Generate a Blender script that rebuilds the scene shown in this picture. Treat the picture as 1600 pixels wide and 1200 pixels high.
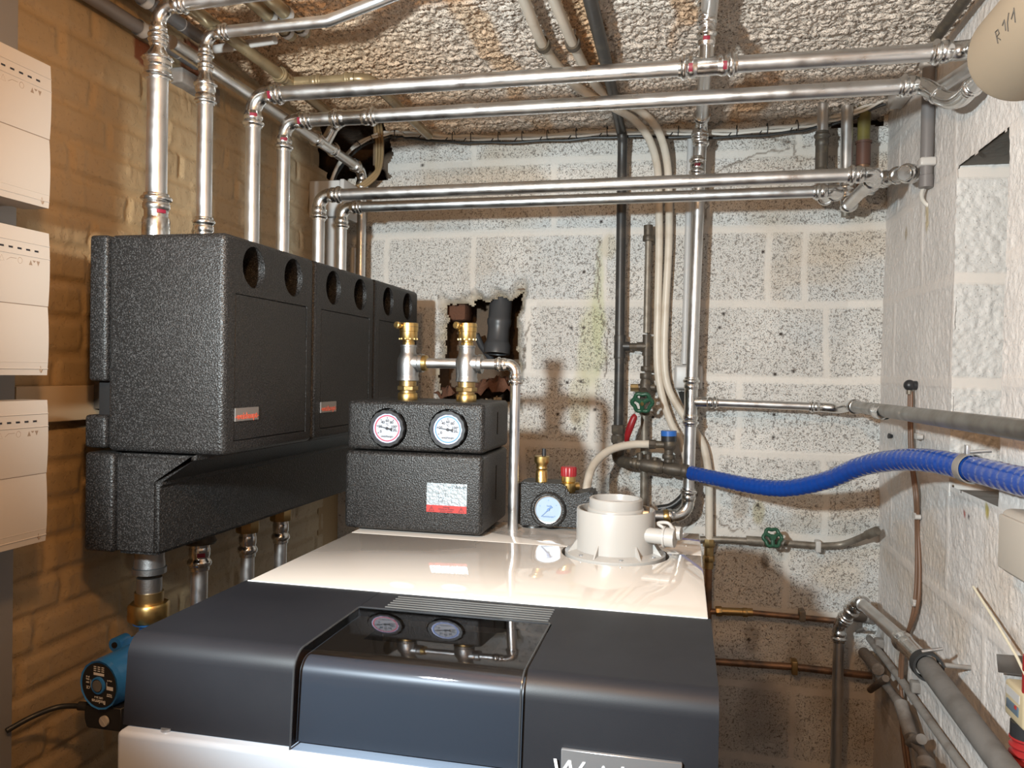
import bpy, bmesh, math, random
import numpy as np
from mathutils import Vector, Matrix
random.seed(7)
for o in list(bpy.data.objects): bpy.data.objects.remove(o)
SC = bpy.context.scene
COL = SC.collection
V = Vector
R = math.radians
# ------------------------------------------------------------------ camera
CZ = 1.45
FPX = 1220.0
yaw, pitch, roll = R(12.39), R(0.80), R(1.03)
Fv = V((-math.sin(yaw)*math.cos(pitch), math.cos(yaw)*math.cos(pitch), -math.sin(pitch)))
R0 = V((math.cos(yaw), math.sin(yaw), 0)); U0 = R0.cross(Fv)
Rv = R0*math.cos(roll)+U0*math.sin(roll); Uv = -R0*math.sin(roll)+U0*math.cos(roll)
cam = bpy.data.cameras.new('camera'); camo = bpy.data.objects.new('camera', cam); COL.objects.link(camo)
cam.sensor_fit = 'HORIZONTAL'; cam.sensor_width = 36; cam.lens = 36*FPX/1600; cam.clip_start = 0.02
M3 = Matrix((Rv, Uv, -Fv)).transposed()
camo.matrix_world = Matrix.Translation((0, 0, CZ)) @ M3.to_4x4()
SC.camera = camo
# ------------------------------------------------------------------ light
SC.view_settings.view_transform = 'Standard'; SC.view_settings.look = 'None'
SC.view_settings.gamma = 1.0; SC.view_settings.use_curve_mapping = False
SC.view_settings.exposure = 0.42
w = bpy.data.worlds.new('world'); SC.world = w; w.use_nodes = True
w.node_tree.nodes['Background'].inputs[0].default_value = (1.0, .8, .62, 1)
w.node_tree.nodes['Background'].inputs[1].default_value = 0.07
def lamp(name, kind, loc, energy, color, radius, aim=None, size=None, blend=.3):
    l = bpy.data.lights.new(name, kind); l.energy = energy; l.color = color; l.shadow_soft_size = radius
    o = bpy.data.objects.new(name, l); COL.objects.link(o); o.location = loc
    if aim is not None:
        o.rotation_euler = (V(aim)-V(loc)).to_track_quat('-Z', 'Y').to_euler()
    if kind == 'SPOT': l.spot_size = size; l.spot_blend = blend
    return o
lamp('work_lamp_light', 'SPOT', (-.50, 0.0, CZ+.20), 118, (.86, .97, 1.0), .032, aim=(-.50+.25, 1.0, CZ+.16), size=R(84), blend=.35)
lamp('ceiling_bulb_light', 'POINT', (-.25, .35, CZ+.44), 15, (1.0, .56, .235), .04)
lamp('fill_light', 'POINT', (.0, -.75, CZ+.35), 3.6, (.86, .94, 1.0), .14)  # added weak fill from behind the camera, not a lamp of the room

def P(u, v, x=None, y=None, z=None):
    """point of the place seen at photograph pixel (u, v) lying on one wall-parallel plane (z relative to floor)"""
    d = Rv*((u-800)/FPX) + Uv*(-(v-600)/FPX) + Fv
    if x is not None: t = x/d.x
    elif y is not None: t = y/d.y
    else: t = (z-CZ)/d.z
    return V((0, 0, CZ)) + d*t
# ------------------------------------------------------------------ room measures
XL, XR, XR2, YB, ZC = -1.03, .514, .640, 2.22, CZ+.703
BT = CZ-.30            # boiler top
YSTEP, YNEAR, ZSTEP, ZT = 1.67, 1.422, CZ-.205, CZ+.415
# ------------------------------------------------------------------ materials
MATS = {}
def nt(name):
    m = bpy.data.materials.new(name); m.use_nodes = True; t = m.node_tree
    return m, t, t.nodes['Principled BSDF']
def mat(name, col, rough=.5, metal=0., spec=.5, bump=None, var=None, coat=0., rvar=None, emit=None):
    if name in MATS: return MATS[name]
    m, t, b = nt(name); N = t.nodes; L = t.links
    b.inputs['Base Color'].default_value = (*col, 1); b.inputs['Roughness'].default_value = rough
    b.inputs['Metallic'].default_value = metal; b.inputs['Specular IOR Level'].default_value = spec
    b.inputs['Coat Weight'].default_value = coat; b.inputs['Coat Roughness'].default_value = .04
    tc = N.new('ShaderNodeTexCoord')
    if var:  # (scale, dark colour, low, high)
        n = N.new('ShaderNodeTexNoise'); n.inputs['Scale'].default_value = var[0]; n.inputs['Detail'].default_value = 4
        L.new(tc.outputs['Object'], n.inputs['Vector'])
        r = N.new('ShaderNodeMapRange'); r.inputs[1].default_value = var[2]; r.inputs[2].default_value = var[3]
        L.new(n.outputs[0], r.inputs[0])
        mx = N.new('ShaderNodeMix'); mx.data_type = 'RGBA'
        mx.inputs[6].default_value = (*col, 1); mx.inputs[7].default_value = (*var[1], 1)
        L.new(r.outputs[0], mx.inputs[0]); L.new(mx.outputs[2], b.inputs['Base Color'])
    if rvar:
        n = N.new('ShaderNodeTexNoise'); n.inputs['Scale'].default_value = rvar[0]; n.inputs['Detail'].default_value = 5
        L.new(tc.outputs['Object'], n.inputs['Vector'])
        r = N.new('ShaderNodeMapRange'); r.inputs[1].default_value = .3; r.inputs[2].default_value = .7
        r.inputs[3].default_value = rvar[1]; r.inputs[4].default_value = rvar[2]
        L.new(n.outputs[0], r.inputs[0]); L.new(r.outputs[0], b.inputs['Roughness'])
    if bump:  # (scale, strength, distance)
        n = N.new('ShaderNodeTexNoise'); n.inputs['Scale'].default_value = bump[0]; n.inputs['Detail'].default_value = 3
        L.new(tc.outputs['Object'], n.inputs['Vector'])
        bp = N.new('ShaderNodeBump'); bp.inputs['Strength'].default_value = bump[1]; bp.inputs['Distance'].default_value = bump[2]
        L.new(n.outputs[0], bp.inputs['Height']); L.new(bp.outputs[0], b.inputs['Normal'])
    if emit: b.inputs['Emission Color'].default_value = (*emit[0], 1); b.inputs['Emission Strength'].default_value = emit[1]
    MATS[name] = m; return m
steel = mat('galvanised_steel', (.76, .76, .76), .32, 1., bump=(60, .05, .001), rvar=(35, .27, .42), var=(14, (.60, .59, .58), .45, .75))
fitting = mat('press_fitting_steel', (.74, .74, .73), .2, 1., rvar=(60, .15, .3))
dullsteel = mat('dull_steel', (.40, .39, .37), .38, 1., rvar=(30, .3, .5), var=(25, (.28, .26, .23), .4, .7))
castiron = mat('galvanised_casting', (.40, .40, .40), .40, 1., bump=(350, .35, .0008))
brass = mat('brass', (.62, .43, .17), .33, 1., rvar=(90, .28, .42))
oldbrass = mat('old_brass', (.45, .32, .15), .4, 1., bump=(220, .3, .0006))
copper = mat('tarnished_copper', (.30, .17, .10), .45, .7, var=(30, (.13, .09, .07), .4, .65))
blackpipe = mat('black_iron_pipe', (.045, .042, .04), .42, .3, bump=(200, .2, .0006), var=(25, (.10, .085, .07), .5, .8))
darkfit = mat('dark_iron_fitting', (.085, .07, .055), .5, .4, bump=(250, .4, .0008), var=(60, (.18, .14, .09), .5, .8))
agedpipe = mat('aged_galvanised_pipe', (.26, .23, .19), .5, .5, bump=(200, .3, .0006), var=(40, (.16, .13, .10), .4, .7))
ceilpipe = mat('painted_ceiling_pipe', (.34, .26, .15), .32, .45, rvar=(30, .25, .45), var=(20, (.22, .16, .09), .4, .7))
epp = None
whitegloss = mat('gloss_white_enamel', (.64, .59, .54), .035, 0., spec=.6, coat=.6)
whitecase = mat('white_case_enamel', (.40, .44, .50), .3)
hoodtop = mat('charcoal_plastic', (.0105, .011, .014), .40, bump=(900, .12, .0004), rvar=(9, .42, .52), spec=.3)
hoodpanel = mat('slate_plastic', (.034, .040, .050), .4)
whiteplastic = mat('white_plastic', (.50, .47, .44), .35)
adapterwhite = mat('adapter_white', (.36, .345, .325), .3)
creamplastic = mat('warm_white_plastic', (.47, .42, .37), .42)
lineshade = mat('grey_print', (.25, .18, .13), .6)
blackplastic = mat('black_plastic', (.02, .02, .022), .4)
darkgap = mat('dark_gap', (.006, .005, .005), .9)
greyplastic = mat('grey_pvc', (.17, .155, .15), .4)
lgrey = mat('light_grey_pvc', (.48, .47, .46), .4)
beigepipe = mat('off_white_pipe', (.62, .55, .46), .38, var=(18, (.46, .38, .29), .5, .8))
whitecable = mat('white_cable', (.66, .62, .56), .4)
browncable = mat('brown_cable', (.16, .085, .05), .45)
blackcable = mat('black_cable', (.02, .02, .02), .4)
magenta = mat('magenta_mark', (.20, .008, .025), .45)
redplastic = mat('red_plastic', (.26, .01, .014), .4)
redhose = mat('red_hose', (.30, .02, .02), .4)
blueplastic = mat('blue_cap', (.03, .14, .48), .35)
greenpaint = mat('green_wheel_paint', (.018, .075, .04), .4, bump=(150, .3, .001))
pumpblue = mat('pump_blue_paint', (.03, .20, .58), .33, coat=.3)
bluewrap = mat('blue_film', (.008, .055, .30), .22, coat=.5, bump=(45, .5, .002))
beigefoam = mat('beige_foam', (.33, .265, .19), .85, bump=(200, .15, .0006))
greypaint = mat('grey_painted_board', (.24, .22, .205), .5)
ductpaint = mat('brown_painted_duct', (.40, .29, .18), .42)
rubber = mat('black_rubber', (.02, .02, .02), .7)
dialwhite = mat('dial_white', (.40, .42, .47), .35)
dialblue = mat('dial_pale_blue', (.29, .38, .50), .35)
dialring_r = mat('dial_red_ring', (.75, .03, .07), .4)
dialring_b = mat('dial_blue_ring', (.06, .22, .72), .4)
dialrim = mat('dial_lilac_rim', (.52, .55, .78), .3)
printblack = mat('print_black', (.015, .015, .02), .5)
printwhite = mat('print_white', (.8, .8, .8), .5)
printblue = mat('print_blue', (.12, .22, .45), .5)
silver = mat('silver_label', (.42, .48, .52), .30, .55, bump=(170, .6, .003))
redlabel = mat('red_label', (.38, .035, .03), .4)
plate = mat('brushed_plate', (.42, .43, .45), .35, .8)
badge = mat('badge_grey', (.30, .27, .25), .35, .5)
badgered = mat('badge_red_letters', (.62, .10, .05), .4)
wood = mat('old_board', (.16, .10, .055), .75, var=(30, (.08, .05, .03), .4, .7))
rustbrick = mat('broken_red_brick', (.13, .055, .03), .9, bump=(120, .8, .004))
rubble = mat('dark_rubble', (.16, .11, .075), .95, bump=(90, 1., .006))
duct = mat('grey_flue_pvc', (.055, .055, .058), .38)
dustymetal = mat('dusty_painted_pipe', (.25, .23, .21), .7, bump=(150, .6, .0015), var=(30, (.18, .15, .13), .45, .7))
def epp_mat():
    m, t, b = nt('black_foam'); N = t.nodes; L = t.links
    tc = N.new('ShaderNodeTexCoord')
    vo = N.new('ShaderNodeTexVoronoi'); vo.inputs['Scale'].default_value = 380; L.new(tc.outputs['Object'], vo.inputs['Vector'])
    n = N.new('ShaderNodeTexNoise'); n.inputs['Scale'].default_value = 520; n.inputs['Detail'].default_value = 2; L.new(tc.outputs['Object'], n.inputs['Vector'])
    r = N.new('ShaderNodeMapRange'); r.inputs[1].default_value = .50; r.inputs[2].default_value = .78
    L.new(n.outputs[0], r.inputs[0])
    mx = N.new('ShaderNodeMix'); mx.data_type = 'RGBA'
    mx.inputs[6].default_value = (.011, .010, .0095, 1); mx.inputs[7].default_value = (.085, .081, .080, 1)  # pale specks put the glints of the foam beads into the colour
    L.new(r.outputs[0], mx.inputs[0]); L.new(mx.outputs[2], b.inputs['Base Color'])
    b.inputs['Roughness'].default_value = .42; b.inputs['Specular IOR Level'].default_value = .36
    bp = N.new('ShaderNodeBump'); bp.inputs['Strength'].default_value = .55; bp.inputs['Distance'].default_value = .0012
    L.new(vo.outputs['Distance'], bp.inputs['Height']); L.new(bp.outputs[0], b.inputs['Normal'])
    return m
epp = epp_mat()
def cover_mat():
    m = bpy.data.materials.new('smoked_clear_cover'); m.use_nodes = True; t = m.node_tree; N = t.nodes; L = t.links
    N.remove(N['Principled BSDF'])
    g = N.new('ShaderNodeBsdfGlossy'); g.inputs['Roughness'].default_value = .03; g.inputs[0].default_value = (.95, .95, 1, 1)
    tr = N.new('ShaderNodeBsdfTransparent'); tr.inputs[0].default_value = (.72, .74, .78, 1)
    f = N.new('ShaderNodeFresnel'); f.inputs[0].default_value = 1.5
    mx = N.new('ShaderNodeMixShader'); L.new(f.outputs[0], mx.inputs[0]); L.new(tr.outputs[0], mx.inputs[1]); L.new(g.outputs[0], mx.inputs[2])
    L.new(mx.outputs[0], N['Material Output'].inputs[0]); return m
cover = cover_mat()
def wall_mat(name, basecol, pit, pitamt, speck, bumpd, spscale):
    """painted masonry: vertex attribute 'tint' (stains, and light and shade put into the colour) times the base, dark pits where attribute 'rough' says so"""
    m, t, b = nt(name); N = t.nodes; L = t.links
    tc = N.new('ShaderNodeTexCoord')
    at = N.new('ShaderNodeAttribute'); at.attribute_name = 'tint'
    ar = N.new('ShaderNodeAttribute'); ar.attribute_name = 'rough'
    n = N.new('ShaderNodeTexNoise'); n.inputs['Scale'].default_value = spscale; n.inputs['Detail'].default_value = 3; n.inputs['Roughness'].default_value = .6
    L.new(tc.outputs['Object'], n.inputs['Vector'])
    nf = N.new('ShaderNodeTexNoise'); nf.inputs['Scale'].default_value = spscale*2.6; nf.inputs['Detail'].default_value = 2; L.new(tc.outputs['Object'], nf.inputs['Vector'])
    mxx = N.new('ShaderNodeMath'); mxx.operation = 'MAXIMUM'; L.new(n.outputs[0], mxx.inputs[0]); L.new(nf.outputs[0], mxx.inputs[1])
    r = N.new('ShaderNodeMapRange'); r.inputs[1].default_value = speck; r.inputs[2].default_value = speck+.08
    L.new(mxx.outputs[0], r.inputs[0])
    mu = N.new('ShaderNodeMath'); mu.operation = 'MULTIPLY'; L.new(r.outputs[0], mu.inputs[0]); L.new(ar.outputs['Fac'], mu.inputs[1])
    mu2 = N.new('ShaderNodeMath'); mu2.operation = 'MULTIPLY'; L.new(mu.outputs[0], mu2.inputs[0]); mu2.inputs[1].default_value = pitamt
    m1 = N.new('ShaderNodeMix'); m1.data_type = 'RGBA'; m1.blend_type = 'MULTIPLY'; m1.inputs[0].default_value = 1
    m1.inputs[6].default_value = (*basecol, 1); L.new(at.outputs['Color'], m1.inputs[7])
    m2 = N.new('ShaderNodeMix'); m2.data_type = 'RGBA'; L.new(mu2.outputs[0], m2.inputs[0]); L.new(m1.outputs[2], m2.inputs[6]); m2.inputs[7].default_value = (*pit, 1)
    L.new(m2.outputs[2], b.inputs['Base Color']); b.inputs['Roughness'].default_value = .62
    b.inputs['Specular IOR Level'].default_value = .35
    n2 = N.new('ShaderNodeTexNoise'); n2.inputs['Scale'].default_value = spscale*.8; n2.inputs['Detail'].default_value = 4
    L.new(tc.outputs['Object'], n2.inputs['Vector'])
    m3 = N.new('ShaderNodeMath'); m3.operation = 'MULTIPLY'; L.new(n2.outputs[0], m3.inputs[0]); L.new(ar.outputs['Fac'], m3.inputs[1])
    m4 = N.new('ShaderNodeMath'); m4.operation = 'SUBTRACT'; L.new(m3.outputs[0], m4.inputs[0]); L.new(mu2.outputs[0], m4.inputs[1])
    bp = N.new('ShaderNodeBump'); bp.inputs['Strength'].default_value = .8; bp.inputs['Distance'].default_value = bumpd
    L.new(m4.outputs[0], bp.inputs['Height']); L.new(bp.outputs[0], b.inputs['Normal'])
    return m
blockpaint = wall_mat('painted_concrete_block', (.66, .63, .59), (.13, .10, .08), .72, .585, .003, 135)
brickpaint = wall_mat('painted_brick', (.36, .25, .135), (.24, .17, .10), .3, .60, .0015, 60)
rightpaint = wall_mat('painted_render', (.68, .64, .61), (.2, .16, .12), .35, .68, .004, 110)
ceilpaint = wall_mat('rough_ceiling_paint', (.72, .62, .53), (.10, .06, .035), .75, .60, .006, 150)
# ------------------------------------------------------------------ mesh helpers
def bmnew(): return bmesh.new()
def box(bm, a, b, bev=0., seg=3):
    a = V(a); b = V(b); c = (a+b)/2; s = b-a
    r = bmesh.ops.create_cube(bm, size=1, matrix=Matrix.Translation(c) @ Matrix.Diagonal((abs(s.x), abs(s.y), abs(s.z), 1)))
    if bev:
        es = {e for v in r['verts'] for e in v.link_edges}
        bmesh.ops.bevel(bm, geom=list(es), offset=bev, segments=seg, affect='EDGES', profile=.5)
    return bm
def frame(d):
    d = d.normalized(); up = V((0, 0, 1)) if abs(d.z) < .9 else V((0, 1, 0))
    x = up.cross(d).normalized(); return x, d.cross(x).normalized(), d
def lathe(bm, prof, o, d, n=28, caps=True, a0=0., a1=None, scallop=None, x=None):
    """prof: [(radius, height)] turned about the axis d through o"""
    o = V(o); fx, fy, fz = frame(V(d))
    if x is not None: fx = V(x).normalized(); fy = fz.cross(fx)
    full = a1 is None; rings = []
    m = n if full else n+1
    for r, h in prof:
        ring = []
        for i in range(m):
            a = 2*math.pi*i/n if full else a0+(a1-a0)*i/n
            rr = r
            if scallop: rr = r*(1+scallop[1]*math.cos(scallop[0]*a))
            ring.append(bm.verts.new(o+fx*(rr*math.cos(a))+fy*(rr*math.sin(a))+fz*h))
        rings.append(ring)
    for j in range(len(rings)-1):
        for i in range(n if full else n):
            k = (i+1) % m
            try: bm.faces.new((rings[j][i], rings[j][k], rings[j+1][k], rings[j+1][i]))
            except Exception: pass
    if caps and full:
        if prof[0][0] > 1e-5: bm.faces.new(list(reversed(rings[0])))
        if prof[-1][0] > 1e-5: bm.faces.new(rings[-1])
    return bm
def cyl(bm, a, b, r, n=24, r2=None):
    a = V(a); b = V(b); lathe(bm, [(r, 0), (r if r2 is None else r2, (b-a).length)], a, b-a, n); return bm
def hexp(bm, a, b, r, n=6):
    a = V(a); b = V(b); L = (b-a).length
    lathe(bm, [(r*.93, 0), (r, L*.12), (r, L*.88), (r*.93, L)], a, b-a, n); return bm
def tube(bm, pts, r, n=16, caps=True, rf=None):
    pts = [V(p) for p in pts]; m = len(pts); rings = []
    d = (pts[1]-pts[0]).normalized(); fx, fy, _ = frame(d)
    for i, p in enumerate(pts):
        t = (pts[min(i+1, m-1)]-pts[max(i-1, 0)]).normalized()
        q = d.rotation_difference(t); fx = q @ fx; fy = q @ fy; d = t
        rr = rf(i/(m-1)) if rf else r
        rings.append([bm.verts.new(p+(fx*math.cos(2*math.pi*k/n)+fy*math.sin(2*math.pi*k/n))*rr) for k in range(n)])
    for j in range(m-1):
        for k in range(n):
            bm.faces.new((rings[j][k], rings[j][(k+1) % n], rings[j+1][(k+1) % n], rings[j+1][k]))
    if caps: bm.faces.new(list(reversed(rings[0]))); bm.faces.new(rings[-1])
    return bm
def smooth(pts, k=8):
    pts = [V(p) for p in pts]; q = [pts[0]*2-pts[1]]+pts+[pts[-1]*2-pts[-2]]; out = []
    for i in range(1, len(q)-2):
        for j in range(k):
            t = j/k
            out.append(.5*((2*q[i])+(q[i+1]-q[i-1])*t+(2*q[i-1]-5*q[i]+4*q[i+1]-q[i+2])*t*t+(3*q[i]-q[i-1]-3*q[i+1]+q[i+2])*t**3))
    return out+[pts[-1]]
def prism(bm, poly, off):
    """polygon (list of points) pushed along off"""
    a = [bm.verts.new(V(p)) for p in poly]; b = [bm.verts.new(V(p)+V(off)) for p in poly]; n = len(a)
    bm.faces.new(list(reversed(a))); bm.faces.new(b)
    for i in range(n): bm.faces.new((a[i], a[(i+1) % n], b[(i+1) % n], b[i]))
    return bm
def mesh_obj(name, bm, m, org, smooth_ang=40):
    if isinstance(bm, bmesh.types.BMesh):
        bmesh.ops.recalc_face_normals(bm, faces=bm.faces)
        me = bpy.data.meshes.new(name); bm.to_mesh(me); bm.free()
    else: me = bm; me.name = name
    me.transform(Matrix.Translation(-V(org)))
    me.materials.clear(); me.materials.append(m)
    if smooth_ang:
        me.shade_smooth() if hasattr(me, 'shade_smooth') else None
        try: me.set_sharp_from_angle(angle=R(smooth_ang))
        except Exception: pass
    o = bpy.data.objects.new(name, me); COL.objects.link(o); return o
def boolean(bma, cuts):
    """the shape with the cutting shapes taken out, as one mesh"""
    def tmp(b):
        bmesh.ops.recalc_face_normals(b, faces=b.faces)
        me = bpy.data.meshes.new('t'); b.to_mesh(me); b.free(); o = bpy.data.objects.new('t', me); COL.objects.link(o); return o
    a = tmp(bma); cs = [tmp(c) for c in cuts]
    for c in cs:
        md = a.modifiers.new('b', 'BOOLEAN'); md.object = c; md.operation = 'DIFFERENCE'; md.solver = 'EXACT'
    dg = bpy.context.evaluated_depsgraph_get(); dg.update()
    me = bpy.data.meshes.new_from_object(a.evaluated_get(dg), depsgraph=dg)
    for o in [a]+cs: bpy.data.objects.remove(o)
    return me
class Thing:
    def __init__(s, name, label, cat, loc, group=None):
        s.o = bpy.data.objects.new(name, None); COL.objects.link(s.o); s.org = V(loc); s.o.location = loc
        s.o.empty_display_size = .05
        s.o['label'] = label; s.o['category'] = cat
        if group: s.o['group'] = group
    def part(s, name, bm, m, parent=None, label=None, ang=40):
        o = mesh_obj(name, bm, m, s.org, ang); o.parent = parent if parent else s.o
        if label: o['label'] = label
        return o
def single(name, label, cat, bm, m, org=None, group=None, kind=None, ang=40):
    if org is None:
        if isinstance(bm, bmesh.types.BMesh): cs = [v.co for v in bm.verts]
        else: cs = [v.co for v in bm.vertices]
        org = V((sum(c.x for c in cs)/len(cs), sum(c.y for c in cs)/len(cs), min(c.z for c in cs)))
    o = mesh_obj(name, bm, m, org, ang); o.location = org
    o['label'] = label; o['category'] = cat
    if group: o['group'] = group
    if kind: o['kind'] = kind
    return o
def struct(name, bm, m, ang=40):
    o = mesh_obj(name, bm, m, (0, 0, 0), ang); o['kind'] = 'structure'; return o
def copy_tree(o, parent=None):
    c = o.copy(); COL.objects.link(c)
    if parent: c.parent = parent
    for ch in list(o.children): copy_tree(ch, c)
    return c
def textmesh(s, size, loc, xd, yd, thick=.0002, bold=0., align='CENTER', shear=0.):
    cu = bpy.data.curves.new('t', 'FONT'); cu.body = s; cu.size = size; cu.extrude = thick; cu.align_x = align; cu.align_y = 'CENTER'
    cu.offset = bold; cu.shear = shear; cu.resolution_u = 3
    o = bpy.data.objects.new('t', cu); COL.objects.link(o)
    dg = bpy.context.evaluated_depsgraph_get(); dg.update()
    me = bpy.data.meshes.new_from_object(o.evaluated_get(dg), depsgraph=dg); bpy.data.objects.remove(o)
    xd = V(xd).normalized(); yd = V(yd).normalized(); zd = xd.cross(yd)
    M = Matrix((xd, yd, zd)).transposed().to_4x4(); M.translation = V(loc); me.transform(M); return me
def bm_add_mesh(bm, me): bm.from_mesh(me); bpy.data.meshes.remove(me)
# ---- pipes with press fittings
def collar(bm, p, d, r, n=28, L=None):
    """press socket: starts at p (mouth) and runs along d into the fitting"""
    L = L or 2.3*r
    lathe(bm, [(r*1.0, 0), (r*1.16, 0), (r*1.2, .08*L), (r*1.2, .13*L), (r*1.42, .2*L), (r*1.47, .28*L), (r*1.42, .37*L), (r*1.2, .44*L),
               (r*1.16, .5*L), (r*1.27, .58*L), (r*1.27, .82*L), (r*1.14, .92*L), (r*1.12, L)], p, d, n)
def mark(bm, p, d, r, L, facing):
    """small coloured sticker on a socket, on the side that looks at 'facing'"""
    d = V(d).normalized(); f = V(facing)-V(p); f = (f-d*f.dot(d)).normalized()
    lathe(bm, [(r, 0), (r, L)], p, d, 8, caps=False, a0=-.38, a1=.38, x=f)
def arc(p0, c, p1, br, n=10):
    p0, c, p1 = V(p0), V(c), V(p1); a = (p0-c).normalized(); b = (p1-c).normalized()
    ang = math.pi-a.angle(b); L = br*math.tan(ang/2)
    s = c+a*L; e = c+b*L; bis = (a+b).normalized(); ctr = c+bis*(br/math.cos(ang/2))
    out = []; vs = s-ctr; ve = e-ctr; q = vs.rotation_difference(ve)
    from mathutils import Quaternion
    for i in range(n+1): out.append(ctr+Quaternion().slerp(q, i/n) @ vs)
    return s, e, out
def pipe_run(T, pts, r, pm=None, fm=None, br=None, marks=True, bent=(), name='pipe', ends=(0, 0), mk=None):
    """straight pipes with press elbows at the corners; bent: corner indices where the pipe itself is bent"""
    pm = pm or steel; fm = fm or fitting; br = br or 2.6*r; pts = [V(p) for p in pts]; cur = pts[0]; path = [cur]
    for i in range(1, len(pts)-1):
        if i in bent:
            s, e, ar = arc(pts[i-1], pts[i], pts[i+1], br*2.2); path += ar; cur = e; continue
        s, e, ar = arc(pts[i-1], pts[i], pts[i+1], br)
        d0 = (pts[i]-pts[i-1]).normalized(); d1 = (pts[i+1]-pts[i]).normalized(); L = 2.3*r
        a = s-d0*L; b = e+d1*L
        path.append(a+d0*L*.5); T.part(name, tube(bmnew(), path, r, 24), pm)
        bm = bmnew(); tube(bm, ar, r*1.1, 24); collar(bm, a, d0, r); collar(bm, b, -d1, r)
        el = T.part('elbow', bm, fm)
        if marks:
            for p_, q_ in ((a+d0*L*.6, d0), (b-d1*L*.8, d1)): mb = bmnew(); mark(mb, p_, q_, r*1.29, L*.2, (0, 0, CZ)); T.part('marking', mb, mk or magenta, el)
        path = [b-d1*L*.5]
    path.append(pts[-1]); T.part(name, tube(bmnew(), path, r, 24), pm)
def coupling(T, p, d, r, L, m=None, marks=False, nm='coupling'):
    p = V(p); d = V(d).normalized(); bm = bmnew()
    collar(bm, p, d, r); collar(bm, p+d*L, -d, r); cyl(bm, p+d*1.5*r, p+d*(L-1.5*r), r*1.13)
    o = T.part(nm, bm, m or fitting)
    if marks:
        mb = bmnew(); mark(mb, p+d*r*1.4, d, r*1.29, r*.45, (0, 0, CZ)); mark(mb, p+d*(L-r*1.85), d, r*1.29, r*.45, (0, 0, CZ)); T.part('marking', mb, magenta, o)
    return o
# ------------------------------------------------------------------ numpy noise for masonry
_rng = np.random.RandomState(3); _T = _rng.rand(256, 256)
def vnoise(x, y):
    xi = np.floor(x).astype(int); yi = np.floor(y).astype(int); fx = x-xi; fy = y-yi
    fx = fx*fx*(3-2*fx); fy = fy*fy*(3-2*fy)
    g = lambda a, b: _T[a % 256, b % 256]
    return (g(xi, yi)*(1-fx)+g(xi+1, yi)*fx)*(1-fy)+(g(xi, yi+1)*(1-fx)+g(xi+1, yi+1)*fx)*fy
def fbm(x, y, o=4):
    s = 0; a = .5; t = 0
    for i in range(o): s = s+a*vnoise(x*2**i+17*i, y*2**i+31*i); t += a; a *= .5
    return s/t
def sstep(a, b, x):
    t = np.clip((x-a)/(b-a), 0, 1); return t*t*(3-2*t)
def gridwall(name, U, Vv, toworld, height, tint, rough, keep, m, flip=False):
    """masonry surface: U, Vv 1D coordinates; height along the normal"""
    uu, vv = np.meshgrid(U, Vv); h = height(uu, vv); pts = toworld(uu, vv, h).reshape(-1, 3)
    nu, nv = len(U), len(Vv); i = np.arange(nu-1)[None, :]; j = np.arange(nv-1)[:, None]
    a = (j*nu+i); quads = np.stack([a, a+1, a+nu+1, a+nu], -1).reshape(-1, 4)
    if keep is not None:
        uc = (U[:-1]+U[1:])/2; vc = (Vv[:-1]+Vv[1:])/2; k = keep(*np.meshgrid(uc, vc)).reshape(-1); quads = quads[k]
    if flip: quads = quads[:, ::-1]
    me = bpy.data.meshes.new(name); me.vertices.add(len(pts)); me.vertices.foreach_set('co', pts.astype(np.float32).ravel())
    me.loops.add(quads.size); me.loops.foreach_set('vertex_index', quads.astype(np.int32).ravel())
    me.polygons.add(len(quads)); me.polygons.foreach_set('loop_start', np.arange(0, quads.size, 4, dtype=np.int32))
    me.update(calc_edges=True); me.validate()
    t = tint(uu, vv).reshape(-1, 3); t4 = np.concatenate([t, np.ones((len(t), 1))], 1).astype(np.float32)
    at = me.attributes.new('tint', 'FLOAT_COLOR', 'POINT'); at.data.foreach_set('color', t4.ravel())
    ar = me.attributes.new('rough', 'FLOAT', 'POINT'); ar.data.foreach_set('value', rough(uu, vv).astype(np.float32).ravel())
    me.materials.append(m); me.polygons.foreach_set('use_smooth', np.ones(len(me.polygons), dtype=bool))
    o = bpy.data.objects.new(name, me); COL.objects.link(o); o['kind'] = 'structure'; return o
# ================================================================== THE ROOM
# back wall: courses of big blocks, joints measured on the wall
HJ = [CZ+.61, CZ+.405, CZ+.201, CZ-.002, CZ-.205, CZ-.425, CZ-.632, CZ-.84, CZ-1.04, CZ-1.25]
def xb(u): return P(u, 600, y=YB).x
VJ = {0: [xb(735), xb(1240)], 1: [xb(860), xb(1100)], 2: [xb(600), xb(735), xb(940), xb(1195), xb(1252)], 3: [xb(825), xb(1082), xb(1290)],
      4: [xb(700), xb(925), xb(1155)], 5: [xb(820), xb(1122), xb(1292)], 6: [xb(940), xb(1235)], 7: [xb(880), xb(1120), xb(1340)], 8: [xb(980), xb(1250)]}
def joints(uu, vv, wob=.004):
    """distance measure: 1 in a mortar joint, 0 on a block face"""
    z = vv+(fbm(uu*4, vv*0+3, 2)-.5)*.012; j = np.zeros_like(uu)
    for h in HJ: j = np.maximum(j, 1-sstep(.008, .015, np.abs(z-h)))
    edges = [9]+HJ+[-9]
    for k in range(len(edges)-1):
        inrow = (z < edges[k]) & (z > edges[k+1])
        for x0 in VJ.get(k, [xb(900), xb(1150)]):
            xx = uu+(fbm(uu*0+k, vv*9, 2)-.5)*.01
            j = np.maximum(j, np.where(inrow, 1-sstep(.006, .012, np.abs(xx-x0)), 0))
    return j
hole_c = (xb(746), P(746, 548, y=YB).z)
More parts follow.
